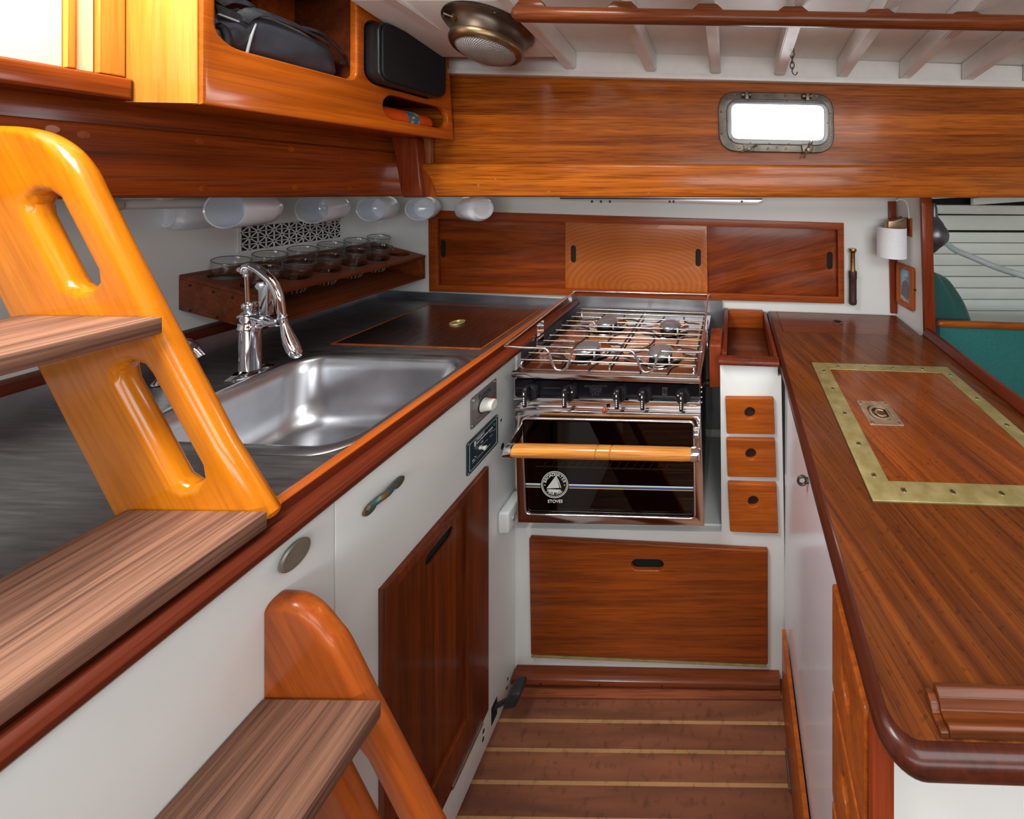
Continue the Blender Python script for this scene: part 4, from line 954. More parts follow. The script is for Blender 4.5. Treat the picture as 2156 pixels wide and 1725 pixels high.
part('rocker', prism([P(*p, .9105) for p in ((1395.5, 819), (1403.5, 819.3), (1403.5, 830), (1395.5, 829.7))], (0, .002, 0), .0005), blackp, st)
part('lettering', join(*[xf(txt(s, .0088), face_eye(P(1254.5, 813.5+k*5.4, .9146))) for k, s in enumerate(('BROADWATER', 'MARINE', 'STOVES', 'U.S.A.'))]), printg, st)
part('latch', join(cyl(P(1274, 853, .913), P(1273, 860, .898), .0016, n=8), xf(lathe([(0, -.0085), (.004, -.007), (.0062, -.002), (.0062, .002), (.004, .007), (0, .0085)], 20), Matrix.Translation(P(1272.5, 864.5, .897)))), redbead, st)
# oven door
OD = .898
od = xz([(1083, 863), (1475, 873), (1483, 1109), (1090, 1101)], OD)
ow = rquad(xz([(1098, 881), (1460, 889), (1463, 1092), (1107, 1083)], OD), .012, 6)
dr = part('oven_door', plate(od, [ow], O=(0, OD, 0), t=.016, bev=.0015), mirror, st)
bead = [Vector((x, OD, z)) for x, z in ow]
part('window_bead', tube(bead, .0024, True, 8), chrome, dr)
part('oven_glass', plate(rquad(xz([(1096, 879), (1462, 887), (1465, 1094), (1105, 1085)], OD), .012, 6), O=(0, OD+.004, 0), t=.003), ovenglass, dr)
cav = [P(*p, .916) for p in ((1100, 885), (1458, 892), (1461, 1088), (1109, 1080))]
part('oven_cavity', prism(cav, (0, .003, 0)), dark, dr)
gy = OD+.0035
def strip(a, b, y0, y1, m, w):
    part('stripe', prism([P(a, y0-w/2, gy), P(b, y1-w/2, gy), P(b, y1+w/2, gy), P(a, y0+w/2, gy)], (0, -.0003, 0)), m, dr)
for a, b in ((1107.5, 1138), (1198, 1461)):
    ya, yb = (1019+(x-1107)*.0226 for x in (a, b))
    strip(a, b, ya, yb, printw, 2.6); strip(a, b, ya+3, yb+3, printb, 2.0); strip(a if a < 1150 else a, b, ya+6.4, yb+6.4, printy, 1.6)
lc = P(1168, 1020.5, gy); lr = .0345
Ml = face_eye((lc.x, gy-.0001, lc.z))
def ann(r0, r1): return lathe([(r0, .0002), (r1, .0002)], 64, Ml)
part('emblem_ring', join(ann(lr*.955, lr), ann(lr*.87, lr*.90)), printw, dr)
def arc_text(s, rad, a0, a1, size, inward=False):
    ms = []
    for i, chx in enumerate(s):
        a = R(a0+(a1-a0)*i/(len(s)-1)); m = txt(chx, size)
        rot = a-math.pi/2 if not inward else a+math.pi/2
        ms.append(xf(m, Ml @ Matrix.Translation((rad*math.cos(a), rad*math.sin(a), .0002)) @ Matrix.Rotation(rot, 4, 'Z')))
    return join(*ms)
part('emblem_lettering', join(arc_text('BROADWATER', lr*.735, 162, 18, .0103), arc_text('MARINE', lr*.70, 228, 312, .0108, True), xf(txt('STOVES', .0112), face_eye((lc.x+.0012, gy-.0002, P(0, 1056, gy).z)))), printw, dr)
def lg(x, y): return Ml @ Vector(((x-1168)/F*gy, -(y-1020.5)/F*gy, .0002))
boat = [[(1171, 1001), (1180, 1027), (1162, 1028), (1151, 1028)], [(1172, 1003), (1177, 1012), (1182, 1027), (1178, 1027)], [(1151, 1030), (1180, 1031), (1182, 1034), (1176, 1036), (1166, 1037), (1157, 1034)]]
part('emblem_boat', join(*[prism([lg(*p) for p in q], (0, -.0002, 0)) for q in boat]), plain('grey_white_print', (.62, .62, .6), .5), dr)
each('emblem_dot', [lathe([(0, .0003), (.0018, .0003)], 12, face_eye((lc.x+s*lr*.73, gy-.0001, lc.z-.001))) for s in (-1, 1)], printy, dr)
# oven rack behind the glass
za = P(0, 982, .909).z; xa, xb = P(1128, 0, .909).x, P(1455, 0, .909).x
part('oven_rack', join(tube([(xa, .909, za), (xb, .909, za-.010)], .0014, n=8), *[tube([(xa+.02+i*.0208, .909, za-.0007*i-.0002), (xa+.033+i*.0208, .914, za+.016-.0007*i)], .0009, n=6) for i in range(16)], *[lathe([(0, -.002), (.002, 0), (0, .002)], 10, Matrix.Translation((xa+.02+i*.0208, .9078, za-.0007*i))) for i in range(16)]), plain('rack_wire', (.62, .60, .52), .3), dr)
# door handle
HY = .838
a, b = P(1063, 948, HY), P(1474, 957, HY); d = (b-a).normalized(); L = (b-a).length
q = d.to_track_quat('Z', 'Y').to_matrix().to_4x4(); Mh = Matrix.Translation(a) @ q
g0, g1 = L*.472, L*.545
prof = [(0, .020), (.0133, .020), (.0142, .04), (.0146, g0-.006), (.0146, g0-.002), (.0128, g0), (.0146, g0+.002), (.0146, g1-.002), (.0128, g1), (.0146, g1+.002), (.0142, L-.04), (.0133, L-.020), (0, L-.020)]
hb = part('handle_bar', lathe(prof, 28, Mh), W['ash'], dr, label='pale turned wooden handle')
each('handle_ferrule', [lathe([(0, 0), (.0125, 0), (.0148, .003), (.0148, .021)], 28, Mh), lathe([(.0148, L-.021), (.0148, L-.003), (.0125, L), (0, L)], 28, Mh)], chrome, dr)
for e, px, py in ((a+d*.006, 1098, 897), (b-d*.006, 1470, 905)):
    c = P(px, py, OD-.001)
    part('handle_bracket', prism([e+Vector((-.001, .004, .012)), c+Vector((0, 0, .008)), c+Vector((0, 0, -.030)), e+Vector((-.001, .004, -.010))], (.003, 0, 0), .0006), mirror, dr)
c = P(1468, 912, OD-.001)
part('bracket_bolt', cyl(c+Vector((-.008, -.004, 0)), c+Vector((.006, -.004, 0)), .0095, n=24, bev=.0015), chrome, dr)
# burners
burner_m = bpy.data.materials['burner_cap']
def burner(px, py, k=1.0):
    Y = (EYE-zlip(-.32))/((py-CY)/F); c = Vector(((px-CX)/F*Y, Y, 0)); c.z = zlip(c.x, -.0035); M = Matrix.Translation(c)
    b = part('burner', lathe([(0, .010), (.026, .010), (.030, .014), (.033, .013), (.033, .006), (.028, .003), (.028, 0), (0, 0)], 36, M), iron, st)
    part('burner_cap', lathe([(0, .027), (.012, .0265), (.022, .025), (.030, .0215), (.036, .016), (.0365, .0135), (0, .0135)], 40, M), burner_m, b)
    part('drip_bowl', lathe([(.030, .001), (.044, .0005), (.056, .004), (.062, .0055), (.064, .004), (.062, .0015), (.04, 0)], 48, M), chrome, b)
    part('igniter', cyl(c+Vector((.03, -.03, .002)), c+Vector((.03, -.03, .016)), .003, n=10), china, b)
BURN = [(1238, 742), (1391, 745), (1279, 686), (1411, 689)]
for p in BURN: burner(*p)
# pan grate
def zg(x, dz=0): return P(1097, 757, .945).z-.034*(x+.566)+dz
gx0, gx1 = -.566, -.096; gy0, gy1 = .945, 1.32; gm = (gx0+gx1)/2
rods = []
def rod(x0, x1, y): rods.append(tube([(x0, y, zg(x0)), (x1, y, zg(x1))], .0021, n=8))
NR = 11
for i in range(NR):
    y = gy0+(gy1-gy0)*i/(NR-1); w = (gx1-gx0)
    if i in (2, 3, 7, 8):
        g = .05 if i in (2, 8) else .11
        if i in (2, 3): segs = [(0, .245-g/2*.8), (.245+g/2*.8, .72-g/2*.8), (.72+g/2*.8, 1)]
        else: segs = [(0, .245-g/2*.8), (.245+g/2*.8, .73-g/2*.8), (.73+g/2*.8, 1)]
        for s0, s1 in segs: rod(gx0+s0*w, gx0+s1*w, y)
    else: rod(gx0, gx1, y)
grate = thing('pan_grate', None, None, (-.33, 1.13, .92)); grate.parent = st; grate.matrix_parent_inverse = Matrix.Translation(-Vector(st.location))
each('grate_rod', rods, heatrod, grate, True)
for c_ in grate.children: c_.matrix_parent_inverse = Matrix.Translation(-Vector(grate.location))
def lrod(pts, r=.0025): return tube(smooth(pts, 5), r, n=8)
side = [tube([(x, gy0-.001, zg(x, -.0045)), (x, gy1+.001, zg(x, -.0045))], .0028, n=8) for x in (gx0+.004, gm+.005, gx1-.004)]
each('grate_bearer', side, iron, grate)
legs = []
for x, m in ((gx0+.004, 0), (gm+.005, 0), (gx1-.004, 0)):
    legs += [tube([(x, gy0-.001, zg(x, -.004)), (x, gy0-.006, zg(x, -.010)), (x, gy0-.006, zlip(x, -.0035))], .0030, n=10), tube([(x, gy1, zg(x, -.004)), (x, gy1, zlip(x, -.0035))], .003, n=8)]
each('grate_leg', [join(legs[i]) for i in range(len(legs))], chrome, grate)
cr = []
for px, py in BURN:
    Y = (EYE-zlip(-.32))/((py-CY)/F); x = (px-CX)/F*Y
    for sx in (-1, 1):
        for sy in (-1, 1):
            p = [(x+sx*.098, Y+sy*.02, zg(x, -.005)), (x+sx*.075, Y+sy*.03, zg(x, -.005)), (x+sx*.058, Y+sy*.036, zg(x, -.007)), (x+sx*.042, Y+sy*.05, zg(x, -.005)), (x+sx*.036, Y+sy*.085, zg(x, -.005))]
            cr.append(lrod(p, .0024))
each('pan_support', cr, iron, grate)
# fiddle rail round the hob
fz = P(1063, 729, .896).z
def FRp(px, py, Y): return P(px, py, Y)
fl_ = [P(1210, 613, 1.342), P(1216, 613.2, 1.343), P(1340, 616.5, 1.343), P(1482, 620, 1.343), P(1489, 620.5, 1.341), P(1491.5, 622, 1.330), P(1490, 630, 1.30), P(1480, 714, .960), P(1477, 737, .903)]
fl_ += [P(x, y, .896) for x, y in ((1474, 741), (1440, 741), (1400, 740), (1391, 742), (1384, 752), (1379, 768), (1374, 779), (1363, 784), (1352, 780), (1344, 764), (1337, 748), (1330, 740), (1320, 738.5), (1260, 737.5), (1215, 737), (1207, 739), (1202, 748), (1197, 766), (1190, 777), (1179, 780), (1169, 776), (1162, 762), (1157, 747), (1151, 736), (1140, 733.5), (1100, 732), (1070, 730))]
fl_ += [P(1063.5, 728, .899), P(1066, 725.5, .905), P(1090, 707, .955), P(1200, 621.5, 1.30), P(1207, 615.5, 1.332)]
rl = part('pot_rail', tube(smooth(fl_, 4, True), .0031, True, 10), chrome, st)
for px0_, px1_, y0, y1, Yb, X in ((1131, 1153, 668, 727, 1.07, -.583), (1488, 1494, 665, 735, 1.07, -.0735)):
    pl = plate(rrect(Yb-.018, .898, Yb+.018, .972, .003), [circ(Yb, .955, .0055, 16), circ(Yb, .937, .004, 16)], O=(X, 0, 0), U=(0, 1, 0), V=(0, 0, 1), N=(1, 0, 0), t=.002)
    part('rail_bracket', pl, chrome, rl)
each('gimbal_pin', (cyl((-.575, 1.10, .77), (-.5975, 1.10, .77), .010), cyl((-.08, 1.10, .77), (-.0285, 1.10, .77), .010)), iron, st)
each('screw', [cyl(P(1476, y, .93), P(1476, y, .93)+Vector((.003, 0, 0)), .0025, n=10) for y in (815, 825, 836, 847)], chrome, st)
# ---------------------------------------------------------------- open tray beside the worktop
tr = thing('open_tray', 'open mahogany tray let in beside the stove, above the small drawers', 'tray', (.05, 1.15, .84))
tx0, tx1, ty0, ty1 = -.0285, .1328, .978, 1.352
def tb(x0, y0, x1, y1, z0, z1, m, nm, bev=.002, label=None): part(nm, box(x0, y0, z0, x1, y1, z1, bev, tilt=CB), m, tr, label=label)
tb(tx0, .998, tx0+.016, ty1-.003, .895, .9135, W['red'], 'side_board'); tb(tx0+.006, 1.0075, tx0+.0155, ty1-.003, .843, .8948, W['red'], 'side_board'); tb(tx1-.012, 1.0075, tx1, ty1-.003, .843, .905, W['red'], 'side_board')
tb(tx0+.0165, ty1-.016, tx1-.0125, ty1-.003, .843, .9115, W['slide'], 'end_board')
tb(tx0+.0165, 1.0075, tx1-.0125, ty1-.0165, .838, .846, W['redx'], 'tray_floor')
part('front_lip', sweep_x([(.972, .8905), (.968, .8935), (.967, .899), (.970, .9045), (.980, .9085), (.9945, .9075), (.9975, .902), (.9975, .8905)], -.0355, .1325, CB, .0006), W['red'], tr)
# ---------------------------------------------------------------- sliding-door locker
YK = BK
sl = thing('sliding_locker', 'long mahogany locker with three sliding doors above the stove', 'locker', P(1340, 540, BK))
fo = xz([(901, 443), (1777, 470), (1778, 640), (903, 614)], YK-.014); fi = xz([(918, 460), (1764, 484), (1766, 626), (920, 601)], YK-.014)
part('frame', plate(fo, [fi], O=(0, YK-.014, 0), t=.0135, bev=.0015), wood('locker_frame', (.24, .052, .012), (.40, .095, .018), 'X', rough=.38, coat=.25, pores=.25), sl)
part('carcass', prism([P(916, 458, 1.42), P(1768, 481, 1.42), P(1768, 628, 1.42), P(916, 603, 1.42)], (0, .003, 0)), dark, sl)
def sdoor(pts, Y, m, hs, lab=None):
    o = xz(pts, Y)
    hh = []
    for hx, hy, w, h in hs:
        c = P(hx, hy, Y); s = Y/F
        hh.append(stad(c.x, c.z, h*s, w*s, ang=R(90)))
    dd = part('door', plate(o, hh, O=(0, Y, 0), t=.008, bev=.0008), m, sl, label=lab)
    for hx, hy, w, h in hs:
        c = P(hx, hy, Y+.0085); part('hole_shadow', prism([(c.x-.015, Y+.0085, c.z-.034), (c.x+.015, Y+.0085, c.z-.034), (c.x+.015, Y+.0085, c.z+.034), (c.x-.015, Y+.0085, c.z+.034)], (0, .001, 0)), dark, dd)
slide_l = wood('slide_left', (.16, .034, .010), (.36, .085, .015), 'X', rough=.36, coat=.3, pores=.3, planks=('Z', .12), across=.6)
sdoor([(917, 459), (1191, 467), (1191, 612), (919, 603)], YK+.010, slide_l, [(932, 524, 12, 37)])
def ringwood():
    m, nt, b = mat_new('slide_centre'); vec, raw = coords(nt)
    mp = N_(nt, 'ShaderNodeMapping'); mp.inputs['Location'].default_value = (.40, 0, -1.005+.02); mp.inputs['Scale'].default_value = (1, 0, 2.6)
    mp.vector_type = 'POINT'
    off = N_(nt, 'ShaderNodeVectorMath', operation='ADD'); off.inputs[1].default_value = (.36, 0, -.99)
    nt.links.new(raw, off.inputs[0])
    sc = N_(nt, 'ShaderNodeVectorMath', operation='MULTIPLY'); sc.inputs[1].default_value = (1, 0, 1.9); nt.links.new(off.outputs[0], sc.inputs[0])
    nn = N_(nt, 'ShaderNodeTexNoise'); nn.inputs['Scale'].default_value = 7; nt.links.new(raw, nn.inputs['Vector'])
    ln_ = N_(nt, 'ShaderNodeVectorMath', operation='LENGTH'); nt.links.new(sc.outputs[0], ln_.inputs[0])
    h = mathn(nt, 'SINE', mathn(nt, 'MULTIPLY', mathn(nt, 'ADD', ln_.outputs['Value'], mathn(nt, 'MULTIPLY', nn.outputs['Fac'], .05)), 260))
    c = ramp(nt, mathn(nt, 'ADD', mathn(nt, 'MULTIPLY', h, .5), .5), [(0, (.38, .092, .010)), (1, (.47, .122, .014))])
    n3 = N_(nt, 'ShaderNodeTexNoise'); n3.inputs['Scale'].default_value = 3; nt.links.new(raw, n3.inputs['Vector'])
    c = mul(nt, c, ramp(nt, n3.outputs['Fac'], [(.35, (.85, .82, .8)), (.65, (1.08, 1.06, 1.05))]))
    nt.links.new(c, b.inputs['Base Color']); b.inputs['Roughness'].default_value = .38; b.inputs['Coat Weight'].default_value = .25; return m
sdoor([(1190, 466), (1488, 475), (1490, 617), (1190, 608)], YK+.0005, ringwood(), [(1207, 535, 11, 37), (1470, 543, 11, 37)], 'lighter orange middle door')
slide_r = wood('slide_right', (.13, .026, .010), (.36, .085, .015), 'X', rot=(0, R(14), 0), rough=.36, coat=.3, pores=.3, across=.45)
sdoor([(1480, 476), (1766, 483), (1768, 628), (1480, 620)], YK+.010, slide_r, [(1747, 549, 12, 37)])
# things on the white wall
hn = thing('brass_horn', 'slim brass tube with a brown leather grip, upright on the white wall', 'horn', P(1796, 640, 1.346))
def hz(y): return P(0, y, 1.346).z
hx_ = P(1795.5, 0, 1.346).x
HM = Matrix.Translation((hx_, 1.346, 0))
part('tube', lathe([(0, hz(523.5)), (.0125, hz(523.5)), (.0135, hz(524.5)), (.0135, hz(529)), (.0105, hz(531)), (.0085, hz(534)), (.0088, hz(565)), (.0110, hz(571)), (.0110, hz(574)), (0, hz(574))], 28, HM), oldbrass, hn)
part('grip', lathe([(0, hz(571)), (.0148, hz(571)), (.0155, hz(574)), (.0155, hz(586)), (.0142, hz(588)), (.0142, hz(629)), (.0150, hz(631)), (.0150, hz(638)), (.012, hz(641)), (0, hz(641))], 28, HM), leather, hn)
sc_ = thing('wall_sconce', 'bronze wall lamp with a curved white shade on the partition', 'lamp', (.63, 1.29, 1.22))
sp_ = P(1912, 478, 1.293)
part('wood_pad', box(sp_.x-.004, 1.268, sp_.z-.034, sp_.x+.010, 1.318, sp_.z+.034, .003), W['drawer'], sc_)
br_ = [(P(x, y, 1.28).x-.002, 0, P(x, y, 1.28).z-sp_.z) for x, y in ((1911, 494), (1911, 459), (1902, 458), (1893, 461), (1882, 464), (1870, 465), (1869, 488), (1884, 486), (1896, 486), (1904, 491))]
part('bracket', prism([(x, 1.276, sp_.z+z) for x, y, z in br_], (0, .034, 0), .004, 3), two_tone('bronze_sconce', (.26, .17, .09), (.42, .30, .19), 30, .35, .65, .35, 1), sc_)
part('switch', join(cyl((sp_.x-.028, 1.29, sp_.z+.025), (sp_.x-.028, 1.29, sp_.z+.038), .0016), lathe([(0, -.003), (.003, 0), (0, .003)], 12, Matrix.Translation((sp_.x-.028, 1.29, sp_.z+.039)))), bronzed, sc_)
shc = Vector((P(1881, 0, 1.27).x, 1.285, 0)); zt, zb_ = P(0, 481, 1.25).z, P(0, 545, 1.25).z
def shade_mesh():
    bm = bmesh.new(); g = []
    for k in range(25):
        a = R(165+(342-165)*k/24)
        row = []
        for r in (.0505, .0485):
            for z in (zb_, zt): row.append(bm.verts.new((shc.x+r*math.cos(a), shc.y+r*math.sin(a), z-.03*r*math.cos(a))))
        g.append(row)
    for a, b in zip(g, g[1:]):
        bm.faces.new((a[0], b[0], b[1], a[1])); bm.faces.new((a[2], a[3], b[3], b[2])); bm.faces.new((a[1], b[1], b[3], a[3])); bm.faces.new((a[0], a[2], b[2], b[0]))
    for e in (g[0], g[-1]): bm.faces.new((e[0], e[1], e[3], e[2]))
    return finish(bm, 60)
part('lamp_shade', shade_mesh(), shade, sc_)
part('shade_stem', cyl((shc.x, 1.288, sp_.z-.012), (shc.x, 1.288, zb_+.05), .006), bronzed, sc_)
part('bulb', lathe([(0, zb_+.02), (.012, zb_+.028), (.016, zb_+.045), (.008, zb_+.062), (0, zb_+.062)], 20, Matrix.Translation((shc.x, 1.288, 0))), plain('frosted_bulb', (.85, .85, .8), .3), sc_)
wr = [P(1886, 423, 1.272), P(1896, 420, 1.272), P(1906, 424, 1.272), P(1911, 435, 1.272), P(1913, 448, 1.272), P(1914, 460, 1.272)]
part('flex', tube(smooth(wr, 5), .0028, n=8), plastic, sc_, label='white flex')
# framed photograph
def part_x(y): return px0[0]+(px1[0]-px0[0])*(px0[1]-y)/(px0[1]-px1[1])
pf = thing('framed_photo', 'small wood framed photo of a person under blue sky, on the partition', 'picture', (.645, 1.29, 1.01))
pu = Vector((px1[0]-px0[0], px1[1]-px0[1], 0)).normalized(); pn = Vector((pu.y, -pu.x, 0)); pn = pn if pn.x < 0 else -pn
po = Vector((part_x(1.345), 1.345, 0))+pn*.0005
fw = .098
def pz(u, v, d=0): return po+pu*u+Vector((0, 0, v))+pn*d
frm = plate(rrect(0, .937, fw, 1.092, .010), [rrect(.016, .955, fw-.020, 1.076, .008)], O=po, U=pu, V=(0, 0, 1), N=pn, t=.014, bev=.003)
part('frame', frm, wood('photo_frame', (.36, .085, .015), (.55, .16, .03), 'Z', rough=.35, coat=.3, pores=.2), pf)
def pic(pts, d, m, nm): part(nm, plate(pts, O=po+pn*d, U=pu, V=(0, 0, 1), N=pn, t=.0003), m, pf)
pic([(.012, .950), (fw-.016, .950), (fw-.016, 1.08), (.012, 1.08)], .004, plain('photo_sky', (.25, .50, .66), .3), 'print')
pic([(.016, .952), (.076, .952), (.078, .985), (.06, .99), (.04, .985), (.016, .995)], .0046, two_tone('photo_rocks', (.25, .24, .25), (.62, .52, .36), 90, .4, .6, .4, 0), 'printed_rocks')
pic([(.020, .975), (.060, .965), (.070, .985), (.066, 1.012), (.060, 1.030), (.046, 1.036), (.032, 1.026), (.024, 1.005)], .005, plain('photo_coat', (.14, .14, .16), .4), 'printed_figure')
pic(circ(.053, 1.046, .0105, 16), .0052, plain('photo_face', (.32, .27, .23), .4), 'printed_head')
pic([(.043, 1.049), (.063, 1.051), (.061, 1.058), (.053, 1.061), (.046, 1.058)], .0056, plain('photo_hair', (.55, .55, .55), .4), 'printed_hair')
part('latch', cyl(pz(fw+.0005, 1.016, .006), pz(fw+.006, 1.016, .006), .003), bronzed, pf)
# ---------------------------------------------------------------- right worktop (peninsula)
XR = .150
pc = thing('peninsula_cabinet', 'white painted cabinet carrying the mahogany worktop on the right', 'cabinet', (.4, .65, 0))
part('side_panel', prism([(XR, .362, .002), (XR, .984, .002), (XR, .984, .868), (XR, .362, .868)], (.012, 0, 0)), plain('gloss_white', (.74, .76, .84), .22, coat=.3, noise=.04, nscale=5), pc)
part('end_panel', box(XR+.0125, .362, .002, .655, .374, .855), white, pc)
part('side_panel', box(.643, .375, .002, .655, 1.19, .850), white, pc)
part('back_panel', box(XR+.0125, 1.34, .002, .63, 1.352, .852), white, pc)
part('corner_post', box(XR-.010, .3495, .002, XR+.013, .3615, .868, .003), W['redz'], pc)
for z0, z1, hzz in ((.712, .850, .784), (.561, .704, .654), (.412, .553, .50)):
    o = rrect(.364, z0, .4835, z1, .006, 3); xx = XR-.012
    dq = part('drawer', plate(o, [stad(.4265, hzz, .036, .030, ang=R(90))], O=(xx, 0, 0), U=(0, 1, 0), V=(0, 0, 1), N=(1, 0, 0), t=.0115, bev=.003, res=3), W['drawer'], pc)
    part('hole_shadow', plate(stad(.4265, hzz, .040, .033, ang=R(90)), O=(XR-.0006, 0, 0), U=(0, 1, 0), V=(0, 0, 1), N=(1, 0, 0), t=.0003), dark, dq)
ey = PX(1689, 1012, XR-.012)
part('eye_hook', join(tube([Vector((XR-.012+.008*math.cos(t), ey.y, ey.z+.008*math.sin(t))) for t in [2*math.pi*i/20 for i in range(20)]], .0028, True, 8), cyl((XR-.0045, ey.y, ey.z), (XR-.0005, ey.y, ey.z), .0055)), bronze, pc, label='bronze ring eye')
struct('baseboard_right', prism([(XR-.004, .30, .002), (XR-.004, .945, .002), (XR-.004, .945, .196), (XR-.004, .30, .222)], (-.010, 0, 0), .001), W['drawer'], 'thin upright board along the foot of the right cabinet', 'skirting')
part('hinge', join(cyl((XR-.016, .80, .012), (XR-.016, .86, .012), .004, n=10)), plain('grey_hinge', (.3, .3, .3), .4, 1), bpy.data.objects['baseboard_right'])
wr_ = thing('mahogany_worktop', 'glossy mahogany worktop with a rounded corner on the right', 'worktop', (.4, .8, .88))
wx0 = .1345
ho = [.222, .552, .597, .973]     # brass hatch
lo2 = [.174, 1.172, .607, 1.345]   # back lid
out = rrect(wx0, .306, .70, 1.352, [.0005, .0005, .036, .0005], 8)
wi = wx0+.0128
out = [(wi, 1.352), (.632, 1.352), (.632, 1.180), (.668, 1.180), (.668, .3150)]+[(wx0+.036+.0233*math.cos(R(270-90*i/10)), .3020+.036+.0233*math.sin(R(270-90*i/10))) for i in range(11)]
part('slab', ctplate(out, [[(ho[0]-.002, ho[1]-.002), (ho[2]+.002, ho[1]-.002), (ho[2]+.002, ho[3]+.002), (ho[0]-.002, ho[3]+.002)], [(lo2[0]-.0015, lo2[1]-.0015), (lo2[2]+.0015, lo2[1]-.0015), (lo2[2]+.0015, lo2[3]+.0015), (lo2[0]-.0015, lo2[3]+.0015)]], dz=-.026, t=.026, bev=0), W['top'], wr_)
nose = [(wx0, 1.352)]+[(wx0, .36)]+[(wx0+.036+.036*math.cos(R(180+90*i/10)), .3020+.036+.036*math.sin(R(180+90*i/10))) for i in range(11)]+[(.668, .3020)]
npts = [CT(x+.0126*nx, y+.0126*ny, -.013) for (x, y), (nx, ny) in zip(nose, [(1, 0)]*2+[(math.cos(R(90*i/10)), math.sin(R(90*i/10))) for i in range(11)]+[(0, 1)])]
part('rounded_edge', tube(npts, .0128, n=20, up=(0, 0, 1)), wood('worktop_edge', (.035, .009, .007), (.085, .02, .010), 'Y', rough=.34, coat=.3, pores=.2), wr_)
part('fiddle_strip', prism([CT(.640, 1.178, .0003), CT(.668, 1.178, .0003), CT(.668, 1.178, .020), CT(.664, 1.178, .024), CT(.652, 1.178, .024), CT(.640, 1.178, .006)], (0, -.87, 0), .001), W['red'], wr_)
part('under_filler', ctplate([(.17, .50), (.62, .50), (.62, 1.0), (.17, 1.0)], dz=-.032, t=.005), dark, wr_)
part('under_filler', ctplate([(.17, 1.15), (.62, 1.15), (.62, 1.348), (.17, 1.348)], dz=-.032, t=.005), dark, wr_)
# near fiddle moulding
nf = [(.3195, .0004), (.3195, .009), (.322, .0105), (.325, .009), (.328, .0065), (.333, .0065), (.336, .014), (.341, .0175), (.346, .014), (.347, .0004)]
mould_m = wood('fiddle_moulding_wood', (.09, .027, .010), (.20, .060, .015), 'X', rough=.4, coat=.25, pores=.25)
nf = [(y-.004, z) for y, z in nf]
o = one('fiddle_moulding', prism([CT(.196, y, z) for y, z in nf], (.442, 0, -.442*CB), .0008), mould_m, 'raised mahogany moulding along the near edge of the right worktop', 'moulding')
part('end_bevel', prism([CT(.188, y, z*.6 if z > .001 else z) for y, z in nf], (.0078, 0, 0), .0008), mould_m, o)
# brass-bound hatch
hc = thing('icebox_hatch', 'mahogany hatch bound with a wide scratched brass frame', 'hatch', CT(.41, .76))
part('panel', ctplate([(ho[0]+.042, ho[1]+.038), (ho[2]-.034, ho[1]+.038), (ho[2]-.034, ho[3]-.032), (ho[0]+.042, ho[3]-.032)], [rrect(.2865, .7265, .3585, .8065, .002)], dz=-.020, t=.0205), wood('hatch_panel', (.16, .042, .012), (.33, .095, .018), 'Y', rot=(0, 0, R(-18)), rough=.3, coat=.6, specks=.4, across=.8, pores=.3, coatr=.1), hc)
part('brass_frame', ctplate([(ho[0], ho[1]), (ho[2], ho[1]), (ho[2], ho[3]), (ho[0], ho[3])], [[(ho[0]+.0415, ho[1]+.0375), (ho[2]-.0335, ho[1]+.0375), (ho[2]-.0335, ho[3]-.0315), (ho[0]+.0415, ho[3]-.0315)]], dz=-.004, t=.0055, bev=.0006), brass, hc, label='scratched brass frame')
for sx_, sy_ in [(.245, .93), (.245, .85), (.245, .76), (.243, .672), (.243, .60), (.29, .955), (.365, .957), (.44, .957), (.52, .957), (.58, .93), (.58, .83), (.58, .74), (.58, .65), (.28, .572), (.36, .572), (.44, .572), (.52, .572)]:
    c = CT(sx_, sy_, .0015); an = random.uniform(0, 3); v = Vector((math.cos(an), math.sin(an), -CB*math.cos(an)))*.0042
    h = part('screw', lathe([(0, .0006), (.0042, .0005), (.0045, 0)], 16, Matrix.Translation(c)), plain('screw_head', (.42, .36, .22), .35, 1) if 'screw_head' not in bpy.data.materials else bpy.data.materials['screw_head'], hc)
    part('slot', tube([c-v+Vector((0, 0, .0007)), c+v+Vector((0, 0, .0007))], .0005, n=4), dark, h)
pl = part('lift_plate', ctplate(rrect(.287, .727, .358, .806, .002), [rrect(.300, .742, .345, .792, .018, 8)], dz=-.003, t=.0048, bev=.0005), pinkb, hc, label='flush brass lift handle')
part('handle_well', ctplate(rrect(.299, .741, .346, .793, .018, 8), dz=-.004, t=.0012), plain('dull_well', (.34, .25, .16), .4, 1), pl)
def cp(u, v): return CT(.3225+u, .767+v, .0008)
part('lift_ring', tube(smooth([cp(.019, .014), cp(.010, .019), cp(-.004, .0205), cp(-.015, .012), cp(-.018, 0), cp(-.015, -.012), cp(-.004, -.0205), cp(.010, -.019), cp(.019, -.014)], 4), .0030, n=10, flat=.6, up=(0, 0, 1)), pinkb, pl)
part('lift_ring_bar', join(tube([cp(.019, -.02), cp(.019, .02)], .0022, n=8), tube(smooth([cp(.012, .008), cp(0, .0105), cp(-.007, 0), cp(0, -.0105), cp(.012, -.008)], 4), .0018, n=8, flat=.6, up=(0, 0, 1))), pinkb, pl)
for u, v in ((.294, .734), (.351, .734), (.294, .799), (.351, .799)):
    c = CT(u, v, .0018); part('screw', lathe([(0, .0005), (.0038, .0004), (.004, 0)], 14, Matrix.Translation(c)), plain('plate_screw', (.5, .36, .22), .35, 1) if 'plate_screw' not in bpy.data.materials else bpy.data.materials['plate_screw'], pl)
